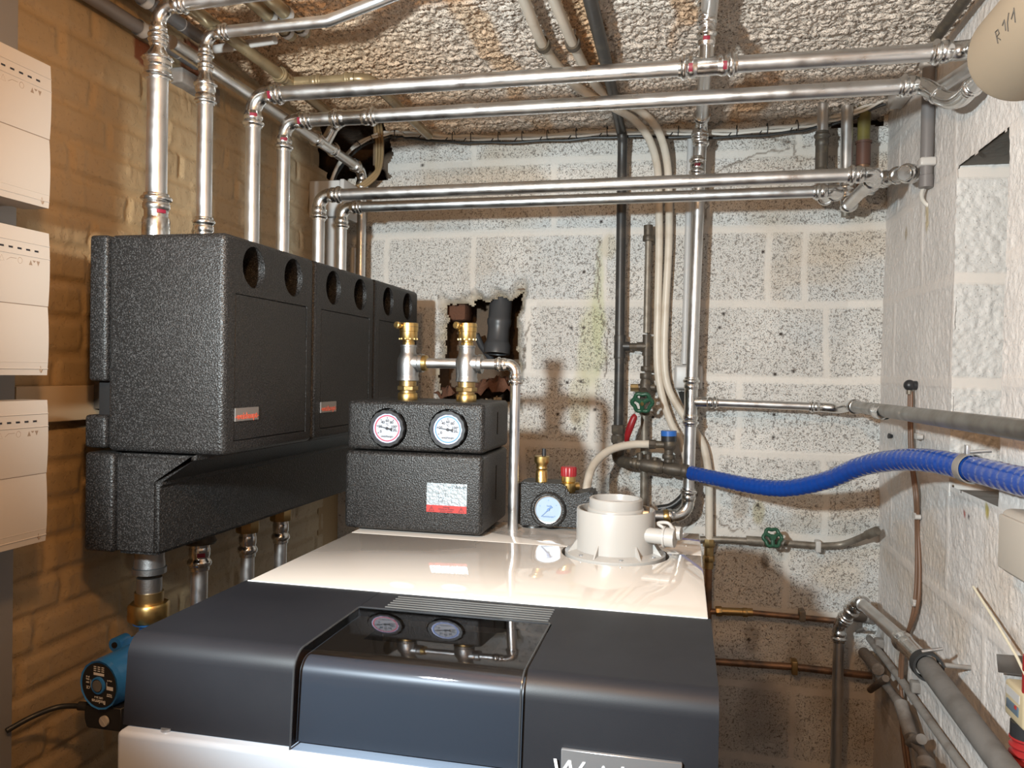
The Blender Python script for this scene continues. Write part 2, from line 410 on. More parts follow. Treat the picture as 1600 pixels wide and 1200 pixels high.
def hole_d(uu, vv):
    """< 1 inside the broken opening round the flue pipe"""
    n = (fbm(uu*28, vv*28, 3)-.5)*.55
    a = np.maximum(np.abs(uu-hole_c[0])/.112, np.abs(vv-hole_c[1])/.150); return a+n*.6+(fbm(uu*9+3, vv*9+1, 2)-.5)*.45
TLX, TLZ = xb(603), P(600, 280, y=YB).z
def corner_hole(uu, vv):
    n = (fbm(uu*30+5, vv*30, 3)-.5)*.03
    return (uu < TLX+n) & (vv > TLZ+n)
def ceil_hole(uu, vv): return (uu > xb(1290)) & (uu < xb(1372)) & (vv > ZC-.035+(fbm(uu*40, vv*40, 2)-.5)*.03)
def back_h(uu, vv):
    j = joints(uu, vv); r = fbm(uu*75, vv*75, 3)-.5
    h = (1-j)*(r*.0045)+j*(.0005+.001*fbm(uu*30, vv*60, 2)) + (fbm(uu*3, vv*3, 3)-.5)*.008
    d = hole_d(uu, vv); h = h-.03*np.clip(1.22-d, 0, .22)/.22
    return h
def blob(uu, vv, u, v, ru, rv, sharp=.5, nz=.6):
    p = P(u, v, y=YB); d = np.sqrt(((uu-p.x)/ru)**2+((vv-p.z)/rv)**2)+(fbm(uu*22+u, vv*22, 3)-.5)*nz
    return 1-sstep(1-sharp, 1, d)
def mixc(c, k, m): return c*(1-m[..., None])+np.array(k)*m[..., None]
def back_t(uu, vv):
    c = np.ones(uu.shape+(3,))*(.97+.34*(fbm(uu*5, vv*5, 4)-.5))[..., None]
    c = mixc(c, (.74, .62, .48), sstep(.55, .78, fbm(uu*4+11, vv*4+3, 4))*.6); c = mixc(c, (.82, .90, .98), sstep(.55, .75, fbm(uu*3+41, vv*7+13, 3))*.45)
    j = joints(uu, vv); c = mixc(c, (1.05, 1.0, .95), j*.5)
    # grey wash of individual blocks
    bid = np.floor((vv-CZ)/.2055)*7+np.floor((uu+.1*np.floor((vv-CZ)/.2055))/.42)
    c = c*(.93+.12*((np.sin(bid*12.9898)*43758.5453) % 1))[..., None]
    for (u, v, ru, rv, k, s) in [(925, 540, .05, .17, (.78, .80, .50), .55), (905, 620, .035, .12, (.80, .76, .50), .45), (935, 480, .02, .20, (.72, .78, .48), .5),
                                 (1000, 700, .12, .03, (.80, .92, .98), .4), (930, 760, .16, .045, (.78, .88, .92), .45), (1230, 765, .22, .05, (.80, .90, .96), .4),  # pale blue patches, here and next: cool lamplight put into the colour
                                 (1180, 655, .2, .03, (.80, .90, .97), .4), (900, 650, .02, .03, (.45, .35, .22), .6), (870, 775, .03, .035, (.5, .33, .2), .5), (975, 775, .03, .03, (.45, .28, .16), .5), (980, 725, .02, .05, (.5, .35, .22), .6),
                                 (1185, 800, .022, .045, (.70, .62, .42), .8), (1310, 900, .09, .05, (.86, .76, .64), .5),
                                 (1175, 1000, .03, .05, (.42, .40, .38), .6), (1250, 1030, .05, .10, (.48, .44, .40), .5), (1200, 1120, .10, .12, (.45, .42, .40), .6),  # grey patches: the boiler's shade low on the wall, put into the colour
                                 (1155, 790, .03, .05, (.5, .34, .2), .45), (700, 210, .015, .02, (.5, .4, .3), .6), (950, 385, .03, .05, (.75, .68, .5), .5), (1195, 878, .012, .035, (.25, .20, .15), .8)]:
        c = mixc(c, k, blob(uu, vv, u, v, ru, rv)*s)
    # drilled holes with dark insides
    for (u, v) in [(912, 425), (912, 512), (893, 512), (886, 598), (908, 596), (871, 647), (898, 670), (930, 640), (1131, 490), (1124, 512), (1220, 522), (1211, 585), (1208, 683), (1210, 648), (1020, 652), (1018, 745), (1184, 790), (939, 346), (1240, 580), (1192, 393), (660, 258), (1170, 1000)]:
        p = P(u, v, y=YB); d = np.sqrt((uu-p.x)**2+(vv-p.z)**2); c = mixc(c, (.05, .035, .03), 1-sstep(.0035, .006, d))
    # hairline cracks
    for crk in [[(935, 370), (936, 480), (950, 520), (945, 590)], [(1110, 275), (1150, 255), (1180, 240), (1230, 235)], [(1105, 340), (1106, 300), (1100, 280)], [(1070, 825), (1110, 800), (1130, 822), (1165, 832)], [(1090, 700), (1110, 715)], [(1205, 215), (1240, 222), (1242, 250), (1280, 246)], [(828, 500), (820, 560), (822, 580)]]:
        for (a, b) in zip(crk[:-1], crk[1:]):
            pa, pb = P(*a, y=YB), P(*b, y=YB); ab = np.array([pb.x-pa.x, pb.z-pa.z]); L = (ab**2).sum()+1e-9
            xx = uu+(fbm(uu*50, vv*50, 2)-.5)*.02; zz = vv+(fbm(uu*50+9, vv*50, 2)-.5)*.02
            t = np.clip(((xx-pa.x)*ab[0]+(zz-pa.z)*ab[1])/L, 0, 1); d = np.sqrt((xx-pa.x-t*ab[0])**2+(zz-pa.z-t*ab[1])**2)
            c = mixc(c, (.22, .17, .13), (1-sstep(.001, .0035, d))*.8)
    d = hole_d(uu, vv); c = mixc(c, (.62, .52, .36), np.clip(1.2-d, 0, .2)/.2*.85)
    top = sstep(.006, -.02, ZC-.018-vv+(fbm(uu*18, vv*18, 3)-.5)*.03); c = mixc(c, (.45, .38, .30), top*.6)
    return c
st = .0042
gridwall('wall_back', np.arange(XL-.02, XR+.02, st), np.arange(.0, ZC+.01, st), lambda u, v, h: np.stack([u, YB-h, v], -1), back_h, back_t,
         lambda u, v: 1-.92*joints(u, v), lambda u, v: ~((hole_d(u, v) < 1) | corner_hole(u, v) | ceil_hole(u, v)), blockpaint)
# recess behind the flue opening and behind the top corner
bm = bmnew(); hx, hz = hole_c
for (a, b) in [((hx-.16, YB+.19, hz-.2), (hx+.16, YB+.22, hz+.2)), ((hx-.2, YB-.0, hz-.2), (hx-.15, YB+.2, hz+.2)), ((hx+.15, YB-.0, hz-.2), (hx+.2, YB+.2, hz+.2)),
               ((hx-.2, YB+.0, hz+.18), (hx+.2, YB+.2, hz+.22)), ((hx-.2, YB+.0, hz-.24), (hx+.2, YB+.2, hz-.19))]: box(bm, V(a)+V((0, .02, 0)), b)
struct('trim_1', bm, rubble)
bm = bmnew(); box(bm, (XL-.25, YB+.25, TLZ-.15), (TLX+.1, YB+.3, ZC+.2)); box(bm, (XL-.3, YB-.2, TLZ-.15), (XL-.2, YB+.3, ZC+.2)); box(bm, (TLX+.05, YB+.03, TLZ-.15), (TLX+.1, YB+.3, ZC+.2)); box(bm, (XL-.25, YB+.03, TLZ-.2), (TLX+.1, YB+.3, TLZ-.1)); box(bm, (XL-.25, YB+.02, ZC+.04), (XR, YB+.3, ZC+.1))
box(bm, (xb(1290)-.05, YB+.1, ZC-.1), (xb(1372)+.05, YB+.14, ZC+.1))
struct('trim_2', bm, rubble)
# left wall: painted bricks
CH = .0612
def lw_j(uu, vv):
    z = vv+(fbm(uu*5, vv*0, 2)-.5)*.012; row = np.floor(z/CH); fz = z-row*CH
    j = 1-sstep(.006, .0105, np.minimum(fz, CH-fz)); ln = .205
    offs = ((np.sin(row*91.7)*4375.85) % 1)*.205
    fx = (uu+offs+(fbm(uu*0+row, vv*30, 2)-.5)*.012) % ln
    vj = 1-sstep(.005, .010, np.minimum(fx, ln-fx)); return np.maximum(j, vj), row
def left_h(uu, vv):
    j, row = lw_j(uu, vv); return (1-j)*.0045+(fbm(uu*16, vv*16, 4)-.5)*.005+(1-j)*(fbm(uu*45, vv*45, 2)-.5)*.0015+np.where(fbm(uu*60, vv*8, 2) > .72, .0012, 0)
def left_t(uu, vv):
    j, row = lw_j(uu, vv); c = np.ones(uu.shape+(3,))*(.88+.2*fbm(uu*7, vv*7, 4))[..., None]
    c = mixc(c, (1.08, 1.03, .95), j*.5); c = mixc(c, (1.25, 1.42, 1.75), sstep(1.30, 1.75, uu)*.9)  # far end paler and greyer: cool lamplight put into the brick colour
    for (u, v, ru, rv) in [(222, 82, .030, .024), (300, 95, .045, .045), (293, 128, .030, .018)]:
        p = P(u, v, x=XL); d = np.maximum(np.abs(uu-p.y)/ru, np.abs(vv-p.z)/rv)+(fbm(uu*25, vv*25, 2)-.5)*.7
        c = mixc(c, (.42, .14, .08), (1-sstep(.85, 1., d))*.9)
    return c
st = .005
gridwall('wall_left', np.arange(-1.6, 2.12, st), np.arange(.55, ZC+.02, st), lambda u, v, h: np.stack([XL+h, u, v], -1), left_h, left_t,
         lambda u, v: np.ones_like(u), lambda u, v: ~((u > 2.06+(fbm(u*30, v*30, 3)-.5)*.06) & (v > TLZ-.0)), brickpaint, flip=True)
struct('trim_3', box(bmnew(), (XL-.2, -1.6, 0), (XL-.012, YB+.02, TLZ-.04)), brickpaint)
struct('trim_9', box(bmnew(), (XL-.03, 2.09, .0), (XL+.002, YB+.02, TLZ-.02)), brickpaint)
# right wall: rendered blocks, recess above, ledge below
HR = [z-.0 for z in HJ]
def rw_j(uu, vv):
    z = vv+(fbm(uu*5, vv*0+2, 2)-.5)*.01; j = np.zeros_like(uu)
    for h in HR: j = np.maximum(j, 1-sstep(.007, .014, np.abs(z-h)))
    row = np.floor((vv-CZ)/.2055); fx = (uu+.21*(row % 2)+(fbm(uu*0+row, vv*9, 2)-.5)*.012) % .42
    return np.maximum(j, 1-sstep(.006, .012, np.minimum(fx, .42-fx)))
def right_h(uu, vv): return .004+rw_j(uu, vv)*.001+(1-rw_j(uu, vv)*.7)*(fbm(uu*80, vv*80, 3)-.5)*.0035+(fbm(uu*3, vv*3, 3)-.5)*.012
def right_t(uu, vv):
    c = np.ones(uu.shape+(3,))*(.97+.28*(fbm(uu*6, vv*6, 4)-.5))[..., None]; c = mixc(c, (.78, .66, .52), sstep(.56, .8, fbm(uu*5+11, vv*5+3, 4))*.5); c = mixc(c, (1.03, 1.0, .97), rw_j(uu, vv)*.5)
    def bl(u, v, ru, rv, nz=.5):
        p = P(u, v, x=XR); d = np.sqrt(((uu-p.y)/ru)**2+((vv-p.z)/rv)**2)+(fbm(uu*22, vv*22, 3)-.5)*nz; return 1-sstep(.5, 1, d)
    for (u, v, ru, rv, k, s) in [(1452, 340, .012, .035, (.75, .65, .40), .8), (1400, 310, .05, .04, (.72, .82, .90), .6), (1420, 365, .012, .02, (.5, .42, .28), .7), (1420, 690, .06, .05, (.8, .9, .97), .5), (1400, 760, .08, .06, (.8, .9, .97), .5), (1545, 798, .012, .018, (.60, .50, .10), .9), (1508, 803, .006, .010, (.45, .06, .05), .9), (1515, 807, .006, .006, (.1, .08, .1), .9), (1590, 1000, .03, .02, (.55, .38, .22), .7), (1395, 680, .007, .007, (.04, .04, .04), .95), (1490, 985, .003, .02, (.3, .3, .3), .6), (1380, 1010, .03, .06, (.4, .33, .27), .6), (1385, 1090, .05, .10, (.42, .35, .3), .6)]:
        c = mixc(c, k, bl(u, v, ru, rv)*s)  # the pale blue ones put cool lamplight into the wall colour
    # ghost line of a pipe once fixed along the wall
    a, b = P(1374, 832, x=XR), P(1594, 997, x=XR); t = (uu-a.y)/(b.y-a.y); zl = a.z+(b.z-a.z)*t
    c = mixc(c, (.84, .82, .80), (1-sstep(.006, .016, np.abs(vv-zl)))*((uu < 2.2) & (uu > .9))*.7)
    return c
ones = lambda u, v: 1-.5*rw_j(u, v)
def niche(u, v):
    n = (fbm(u*30, v*30, 3)-.5)*.012
    return (u < YSTEP+n*.3) & (u > YNEAR+n) & (v > ZSTEP+n) & (v < ZT+n*.5)
gridwall('wall_right', np.concatenate([np.arange(-1.6, .7, .02), np.arange(.7, YB+.02, .0045)]), np.arange(.3, ZC+.02, .0045), lambda u, v, h: np.stack([XR-h, u, v], -1), right_h, right_t, ones, lambda u, v: ~niche(u, v), rightpaint)
ctint = lambda u, v: mixc(np.ones(u.shape+(3,))*(.85+.2*fbm(u*8, v*8, 3))[..., None]*np.array((.93, .95, .95)), (1.04, 1.0, .95), joints(u, v)*.7)
gridwall('wall_right', np.arange(XR-.004, XR2+.008, .003), np.arange(ZSTEP-.02, ZT+.01, .003), lambda u, v, h: np.stack([u, YSTEP+.0-h, v], -1), lambda u, v: (fbm(u*110, v*110, 3)-.5)*.006*(1-joints(u, v)), ctint, lambda u, v: 1-.9*joints(u, v), None, rightpaint)
struct('trim_4', box(bmnew(), (XR+.001, YNEAR-.03, ZSTEP-.03), (XR2+.02, YSTEP+.03, ZSTEP-.006)), dustymetal)
struct('trim_5', box(bmnew(), (XR+.003, YNEAR-.03, ZT+.003), (XR2+.02, YSTEP+.03, ZT+.03)), mat('bare_concrete', (.16, .145, .125), .85, bump=(70, .6, .003)))
struct('trim_10', box(bmnew(), (XR2, YNEAR-.03, ZSTEP-.03), (XR2+.02, YSTEP+.03, ZT+.03)), bpy.data.materials['bare_concrete'])
struct('trim_11', box(bmnew(), (XR+.004, YNEAR-.03, ZSTEP-.03), (XR2+.02, YNEAR-.008, ZT+.03)), bpy.data.materials['bare_concrete'])
for n_ in ('trim_3', 'trim_9'):
    me = bpy.data.objects[n_].data
    at = me.attributes.new('tint', 'FLOAT_COLOR', 'POINT'); at.data.foreach_set('color', np.ones(4*len(me.vertices), dtype=np.float32))
    ar = me.attributes.new('rough', 'FLOAT', 'POINT'); ar.data.foreach_set('value', np.ones(len(me.vertices), dtype=np.float32))
# ceiling
def ceil_h(uu, vv):
    n = fbm(uu*115, vv*150, 3); a = sstep(.3, .8, n)
    ridge = 0
    for y0 in (.62, .95, 1.2, 1.42, 1.68, 1.93, 2.12): ridge = ridge+np.exp(-((vv+(fbm(uu*4, vv*0+y0, 2)-.5)*.03-y0)/.006)**2)
    return a*.0075+(fbm(uu*5, vv*5, 3)-.5)*.012+ridge*.004
def ceil_t(uu, vv):
    c = np.ones(uu.shape+(3,))*(.88+.22*fbm(uu*6, vv*6, 4))[..., None]
    def st_(x0, w, k, s, ph):
        m = 1-sstep(w*.5, w, np.abs(uu-x0-(fbm(uu*3+ph, vv*6, 3)-.5)*.10)); m = m*sstep(.38, .55, fbm(uu*7+ph, vv*3, 3)); return mixc(c, k, m*s)
    c = st_(-.20, .05, (.80, .52, .26), .75, 1); c = st_(.16, .06, (.72, .46, .24), .8, 4); c = st_(-.02, .03, (.75, .50, .28), .7, 7); c = st_(-.42, .04, (.85, .6, .35), .6, 9)  # ochre stripes: shadows of the hanging pipes put into the ceiling colour
    c = mixc(c, (1.0, .74, .48), sstep(-.35, -.8, uu)*.75)  # warm bulb light on the left side, put into the colour
    return c
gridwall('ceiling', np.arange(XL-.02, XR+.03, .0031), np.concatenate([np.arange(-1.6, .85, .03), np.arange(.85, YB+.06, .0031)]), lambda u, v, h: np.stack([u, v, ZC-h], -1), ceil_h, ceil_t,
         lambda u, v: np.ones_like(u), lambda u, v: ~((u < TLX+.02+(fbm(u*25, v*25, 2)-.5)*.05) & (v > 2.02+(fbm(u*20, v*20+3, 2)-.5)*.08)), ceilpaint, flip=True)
struct('floor', box(bmnew(), (XL-.3, -1.7, -.05), (XR2+.1, YB+.1, 0)), mat('concrete_floor', (.22, .20, .18), .8, bump=(40, .4, .003)))
struct('wall_near', box(bmnew(), (XL-.1, -1.7, 0), (XR2+.1, -1.6, ZC+.05)), mat('plain_wall', (.45, .38, .30), .8))
struct('wall_rear_ceiling', box(bmnew(), (XL-.3, -1.7, ZC+.1), (XR2+.1, YB+.4, ZC+.14)), darkgap)
bpy.data.objects['wall_rear_ceiling'].name = 'trim_6'
struct('trim_7', box(bmnew(), (XR2+.02, -1.7, 0), (XR2+.06, YB+.4, ZC+.12)), darkgap)
struct('trim_8', box(bmnew(), (XL-.34, -1.7, 0), (XL-.3, YB+.4, ZC+.12)), darkgap)
exec_objects = True
# ================================================================== BOILER
BX0, BX1, BY0, BY1 = -.595, .035, .775, 1.53
HB = CZ-.398
T = Thing('boiler', 'white boiler with dark charcoal front hood and glossy white top, in the foreground', 'boiler', ((BX0+BX1)/2, 1.1, 0))
boiler = T
bm = box(bmnew(), (BX0-.002, .735, .02), (BX1+.004, BY1, HB), .006); T.part('case', bm, whitecase)
bm = bmnew()
for x_ in (BX0+.05,): cyl(bm, (x_, .75, HB-.001), (x_, .75, HB+.003), .006)
T.part('screw', bm, plate)
# side skirt between case and lid
T.part('side_panel', box(bmnew(), (BX0+.004, .995, HB), (BX1-.004, BY1, BT-.031)), whitecase)
YH = .995
def hood_profile(y0, y1, zt, zb, r, n=8):
    pts = [(y1, zt), (y0+r, zt)]
    for i in range(1, n+1):
        a = R(90)*i/n; pts.append((y0+r-r*math.sin(a), zt-r+r*math.cos(a)))
    pts.append((y0-.006, zb)); pts.append((y1, zb)); return pts
def hood(bm, x0, x1, zt=BT, y0=.755, r=.024, y1=YH, zb=HB+.001, dx=.004):
    pr = hood_profile(y0, y1, zt, zb, r)
    a = [bm.verts.new((x0, y, z)) for y, z in pr]; b = [bm.verts.new((x1, y, z)) for y, z in pr]; n = len(a)
    bm.faces.new(a); bm.faces.new(list(reversed(b)))
    for i in range(n): bm.faces.new((a[i], b[i], b[(i+1) % n], a[(i+1) % n]))
    return bm
wx0 = P(474, 1012, z=BT).x; wx1 = P(822, 1045, z=BT).x
wy1 = P(700, 962, z=BT).y
T.part('hood', hood(bmnew(), BX0-.004, wx0-.002), hoodtop)
T.part('hood', hood(bmnew(), wx1+.002, BX1+.004), hoodtop)
hb = T.part('hood', box(bmnew(), (wx0-.002, wy1+.002, BT-.03), (wx1+.002, YH, BT-.0002)), hoodtop)
bm = bmnew()
for i in range(6):
    y_ = wy1+.012+(YH-wy1-.030)*i/5; box(bm, (wx0+.03, y_, BT-.001), (wx1-.004, y_+.0016, BT+.0009))
T.part('vent_slats', bm, mat('slat_edge', (.10, .095, .09), .3))
# inner panel under the clear cover, with display recess
bm = hood(bmnew(), wx0+.0002, wx1-.0002, BT-.010, .763, .018, wy1, HB+.003)
c1 = box(bmnew(), (wx0+.04, .84, BT-.05), (wx1-.05, wy1-.02, BT)); ip = T.part('control_panel', boolean(bm, [c1]), hoodpanel)
bm = bmnew(); box(bm, (wx0+.042, .86, BT-.049), (wx1-.12, .875, BT-.03)); box(bm, (wx1-.11, .85, BT-.049), (wx1-.06, .92, BT-.035)); T.part('display', bm, mat('display_grey', (.05, .045, .035), .4), ip)
# the cover: thin shell
def shell(x0, x1, th=.003):
    po = hood_profile(  .750, wy1, BT+.001, HB-.004, .022)[:-1]; pi = hood_profile(.750+th, wy1, BT+.001-th, HB-.004, .022-th)[:-1]
    bm = bmnew(); oa = [bm.verts.new((x0, y, z)) for y, z in po]; ob = [bm.verts.new((x1, y, z)) for y, z in po]
    for i in range(len(po)-1): bm.faces.new((oa[i], ob[i], ob[i+1], oa[i+1]))
    return bm
T.part('cover', shell(wx0, wx1), cover)
bm = bmnew()
for q in (wx0, wx1):
    tube(bm, [(q, y, z) for y, z in hood_profile(  .750, wy1, BT+.001, HB-.004, .022)[:-1]], .0012, 6)
box(bm, (wx0, wy1-.001, BT), (wx1, wy1+.0015, BT+.002)); T.part('cover_rim', bm, mat('cover_edge', (.03, .032, .035), .2))
# white top: front lid with round cut-out, rear strip
AC = V((-.107, 1.319, BT))
yseam = P(950, 858, z=BT).y
def plate_bm(x0, y0, x1, y1): return box(bmnew(), (x0, y0, BT-.012), (x1, y1, BT), .002, 2)
cut = cyl(bmnew(), AC-V((0, 0, .05)), AC+V((0, 0, .05)), .090, 48)
T.part('top_lid', boolean(plate_bm(BX0-.001, YH+.001, BX1+.001, yseam-.001), [cut]), whitegloss)
cut = cyl(bmnew(), AC-V((0, 0, .05)), AC+V((0, 0, .05)), .090, 48); cut2 = cyl(bmnew(), V((-.283, 1.505, BT-.05)), V((-.283, 1.505, BT+.05)), .022, 32)
T.part('top_strip', boolean(plate_bm(BX0-.001, yseam+.001, BX1+.001, BY1), [cut, cut2]), whitegloss)
T.part('inner_deck', box(bmnew(), (BX0+.02, YH, BT-.03), (BX1-.02, BY1-.02, BT-.016)), darkgap)
bm = box(bmnew(), (BX0, YH-.0015, BT-.008), (BX1, YH+.0012, BT+.0009)); T.part('lid_edge', bm, mat('bright_edge', (.8, .78, .76), .2))
# badge on the right of the hood
b0 = P(877, 1170, y=.748); b1 = P(1066, 1194, y=.748)
bm = box(bmnew(), (b0.x, .7475, b0.z-.04), (b1.x, .7515, b0.z), .0006, 1); bd = T.part('badge_plate', bm, plate, label='silver name plate')
T.part('badge_lettering', textmesh('Weishaupt', .030, ((b0.x+b1.x)/2-.003, .7470, b0.z-.0215), (1, 0, 0), (0, 0, 1), shear=.2), printwhite, bd)
# ---- flue adapter
T = Thing('flue_adapter', 'round white double flue adapter with side test port, on the boiler top', 'flue adapter', AC)
bm = lathe(bmnew(), [(.070, -.006), (.084, -.006), (.084, .003), (.078, .005), (.067, .008)], AC, (0, 0, 1), 56); T.part('flange', bm, adapterwhite)
bm = lathe(bmnew(), [(.0665, .004), (.0655, .03), (.0655, .073), (.0645, .0755), (.0615, .0755), (.0605, .070), (.0605, .035), (.048, .035)], AC, (0, 0, 1), 56, caps=False); body = T.part('body', bm, adapterwhite)
bm = lathe(bmnew(), [(.0475, .03), (.0475, .074), (.0465, .0765), (.045, .0775), (.0445, .092), (.043, .0935), (.0395, .0935), (.0385, .090), (.0385, .0), (.0001, .0)], AC, (0, 0, 1), 56, caps=False); T.part('inner_ring', bm, adapterwhite)
bm = lathe(bmnew(), [(.0386, .084), (.0372, .082), (.0386, .080)], AC, (0, 0, 1), 48, caps=False)
lathe(bm, [(.0386, .074), (.0374, .072), (.0386, .070)], AC, (0, 0, 1), 48, caps=False); T.part('gasket', bm, mat('grey_gasket', (.35, .32, .30), .5))
for a in (200, 250, 305, 345, 20, 90, 140):
    bm = bmnew(); a = R(a); d = V((math.cos(a), math.sin(a), 0)); t = V((-d.y, d.x, 0))*.0013
    prism(bm, [AC+d*.064+V((0, 0, .004))-t, AC+d*.081+V((0, 0, .004))-t, AC+d*.0645+V((0, 0, .026))-t], t*2)
    T.part('gusset', bm, adapterwhite)
for a in (228, 282, 330): d = V((math.cos(R(a)), math.sin(R(a)), 0)); T.part('flange_screw', cyl(bmnew(), AC+d*.075, AC+d*.075+V((0, 0, .0065)), .0035), plate)
d = V((1, -.25, 0)).normalized(); pp = AC+V((.052, -.030, .040))
bm = cyl(bmnew(), pp, pp+d*.038, .0125); tp = T.part('test_port', bm, adapterwhite)
bm = bmnew(); cyl(bm, pp+d*.032, pp+d*.048, .0155); lathe(bm, [(.0175, .0), (.0175, .003), (.0155, .003)], pp+d*.030, d, 24); tube(bm, smooth([pp+d*.030+V((0, 0, .014)), pp+d*.020+V((0, 0, .021)), pp+d*.036+V((0, 0, .023)), pp+d*.046+V((0, 0, .013))], 5), .0028, 8)
cyl(bm, pp+d*.04+V((0, .012, .006)), pp+d*.058+V((0, .012, .006)), .011)
T.part('port_cap', bm, adapterwhite, tp)
T.part('latch', box(bmnew(), (AC.x+.046, AC.y-.025, AC.z+.068), (AC.x+.056, AC.y-.012, AC.z+.0765), .002), mat('ochre_foam', (.65, .45, .25), .7))

# ================================================================== PUMP GROUP ON THE BOILER
GX0, GX1, GY0, GY1 = -.616, -.350, 1.365, 1.566
GZ0, GZM, GZ1 = BT+.004, CZ-.149, CZ-.056
T = Thing('boiler_pump_group', 'black foam pump group block with two round thermometers, on the boiler top', 'pump group', ((GX0+GX1)/2, (GY0+GY1)/2, GZ0))
g1 = P(606, 669, y=GY0); g2 = P(700.5, 671, y=GY0)
bm = box(bmnew(), (GX0, GY0, GZM+.001), (GX1, GY1, GZ1), .009, 4)
cuts = [lathe(bmnew(), [(.0375, -.02), (.0375, .016)], (g.x, g.y, g.z), (0, 1, 0), 40) for g in (g1, g2)]
cuts.append(box(bmnew(), (GX1-.006, GY0+.10, GZM+.03), (GX1+.01, GY0+.108, GZ1-.02)))
up = T.part('upper_shell', boolean(bm, cuts), epp)
bm = box(bmnew(), (GX0-.003, GY0-.001, GZ0), (GX1-.001, GY1, GZM-.0015), .009, 4)
cut = box(bmnew(), (GX1-.008, GY0+.10, GZ0+.05), (GX1+.01, GY0+.108, GZM-.03))
lo = T.part('lower_shell', boolean(bm, [cut]), epp)
T.part('foot', box(bmnew(), (GX0+.02, GY0+.02, BT), (GX1-.02, GY1-.02, GZ0+.004)), rubber)
def gauge(T, c, rad, ring, nums, needle_deg, text_s, depth=.012, dialm=None, inkm=None, scal=True, proud=.006, tag=None, ringw=.07):
    """a dial facing -y at c; parts: bezel > dial, ring, print, needle, glass"""
    dialm = dialm or dialwhite; inkm = inkm or printblack
    f = c+V((0, -proud, 0)); out = V((0, -1, 0)); X = V((1, 0, 0)); Z = V((0, 0, 1))
    bm = bmnew()
    if scal: lathe(bm, [(rad*.98, -depth), (rad*1.0, -.002), (rad*.96, .0015), (rad*.80, .0015), (rad*.79, -.003)], f, out, 96, caps=False, scallop=(14, .018), x=X)
    else: lathe(bm, [(rad, -depth), (rad, 0), (rad*.97, .0012), (rad*.92, .0008), (rad*.91, -.003)], f, out, 48, caps=False, x=X)
    bz = T.part('gauge', bm, blackplastic if scal else fitting, label=tag)
    dr = rad*(.79 if scal else .915)
    T.part('dial', lathe(bmnew(), [(dr, -.006), (dr, -.003), (.0001, -.003)], f, out, 48, caps=False, x=X), dialm, bz)
    if ring:
        T.part('dial_rim', lathe(bmnew(), [(dr*.99, -.0022), (dr*.90, -.0024)], f, out, 48, caps=False, x=X), dialrim, bz)
        T.part('dial_ring', lathe(bmnew(), [(dr*.90, -.0022), (dr*(.90-ringw), -.0022)], f, out, 48, caps=False, x=X), ring, bz)
    ink = bmnew(); q = f+out*-.0022
    for s, a in nums:
        a = R(a); dv = X*math.cos(a)+Z*math.sin(a); t = (Z*math.cos(a)-X*math.sin(a))*dr*.018
        p0, p1 = q+dv*dr*.66, q+dv*dr*.76; vs = [ink.verts.new(p) for p in (p0-t, p1-t, p1+t, p0+t)]; ink.faces.new(vs)
        if s: bm_add_mesh(ink, textmesh(s, dr*.25, q+dv*dr*(.51 if len(s) < 3 else .47), X, Z, thick=.0001, bold=.00005))
    if scal: bm_add_mesh(ink, textmesh('°C', dr*.2, q+Z*dr*.26, X, Z, thick=.0001))
    else: bm_add_mesh(ink, textmesh('bar', dr*.2, q+Z*dr*.28, X, Z, thick=.0001))
    bm_add_mesh(ink, textmesh('-weishaupt-', dr*.20, q-Z*dr*.55, X, Z, thick=.0001))
    T.part('dial_print', ink, inkm, bz)
    a = R(needle_deg); dv = X*math.cos(a)+Z*math.sin(a); t = (Z*math.cos(a)-X*math.sin(a)); q2 = f+out*-.0012; nb = bmnew()
    prism(nb, [q2+dv*dr*.80-t*dr*.008, q2+dv*dr*.80+t*dr*.008, q2+t*dr*.035, q2-t*dr*.035], out*.0005)
    prism(nb, [q2+t*dr*.05, q2-t*dr*.05, q2-dv*dr*.22-t*dr*.05, q2-dv*dr*.36-t*dr*.13, q2-dv*dr*.36+t*dr*.13, q2-dv*dr*.22+t*dr*.05], out*.0005)
    cyl(nb, q2, q2+out*.0012, dr*.095); T.part('needle', nb, inkm, bz)
    return bz
NUM = [('0', 207), ('20', 168), ('40', 128), ('60', 90), ('80', 52), ('100', 14), ('120', -14)]
gauge(T, g1, .0345, dialring_r, NUM, 168, '', tag='thermometer with red ring')
gauge(T, g2, .0345, dialring_b, NUM, 172, '', tag='thermometer with blue ring')
a = P(667, 753, y=GY0-.001); b = P(729, 803, y=GY0-.001); y_ = GY0-.0014
lb = T.part('warning_label', box(bmnew(), (a.x, y_, b.z), (b.x, y_+.001, a.z-.001), .0002, 1), silver)
zr = b.z+(a.z-b.z)*.24
T.part('label_band', box(bmnew(), (a.x, y_-.0004, b.z), (b.x, y_, zr)), redlabel, lb)
ink = bmnew(); X = V((1, 0, 0)); Z = V((0, 0, 1)); W_ = b.x-a.x; H_ = a.z-b.z
bm_add_mesh(ink, textmesh('weishaupt', .0085, (a.x+W_*.76, y_-.0003, a.z-H_*.12), X, Z))
for cx in (.13, .87):
    o_ = V((a.x+W_*cx, y_-.0006, b.z+H_*.11)); s_ = .0048
    tri = [o_+V((-s_, 0, -s_*.85)), o_+V((s_, 0, -s_*.85)), o_+V((0, 0, s_*.95))]
    tube(ink, tri+[tri[0]], .0004, 5); bm_add_mesh(ink, textmesh('!', .008, o_-V((0, 0, .0006)), X, Z))
for k, wd in enumerate(('Achtung!', 'Heizung vor Arbeiten', 'stromlos schalten')): bm_add_mesh(ink, textmesh(wd, .0034, (a.x+W_*.5, y_-.0006, b.z+H_*(.18-.065*k)), X, Z))
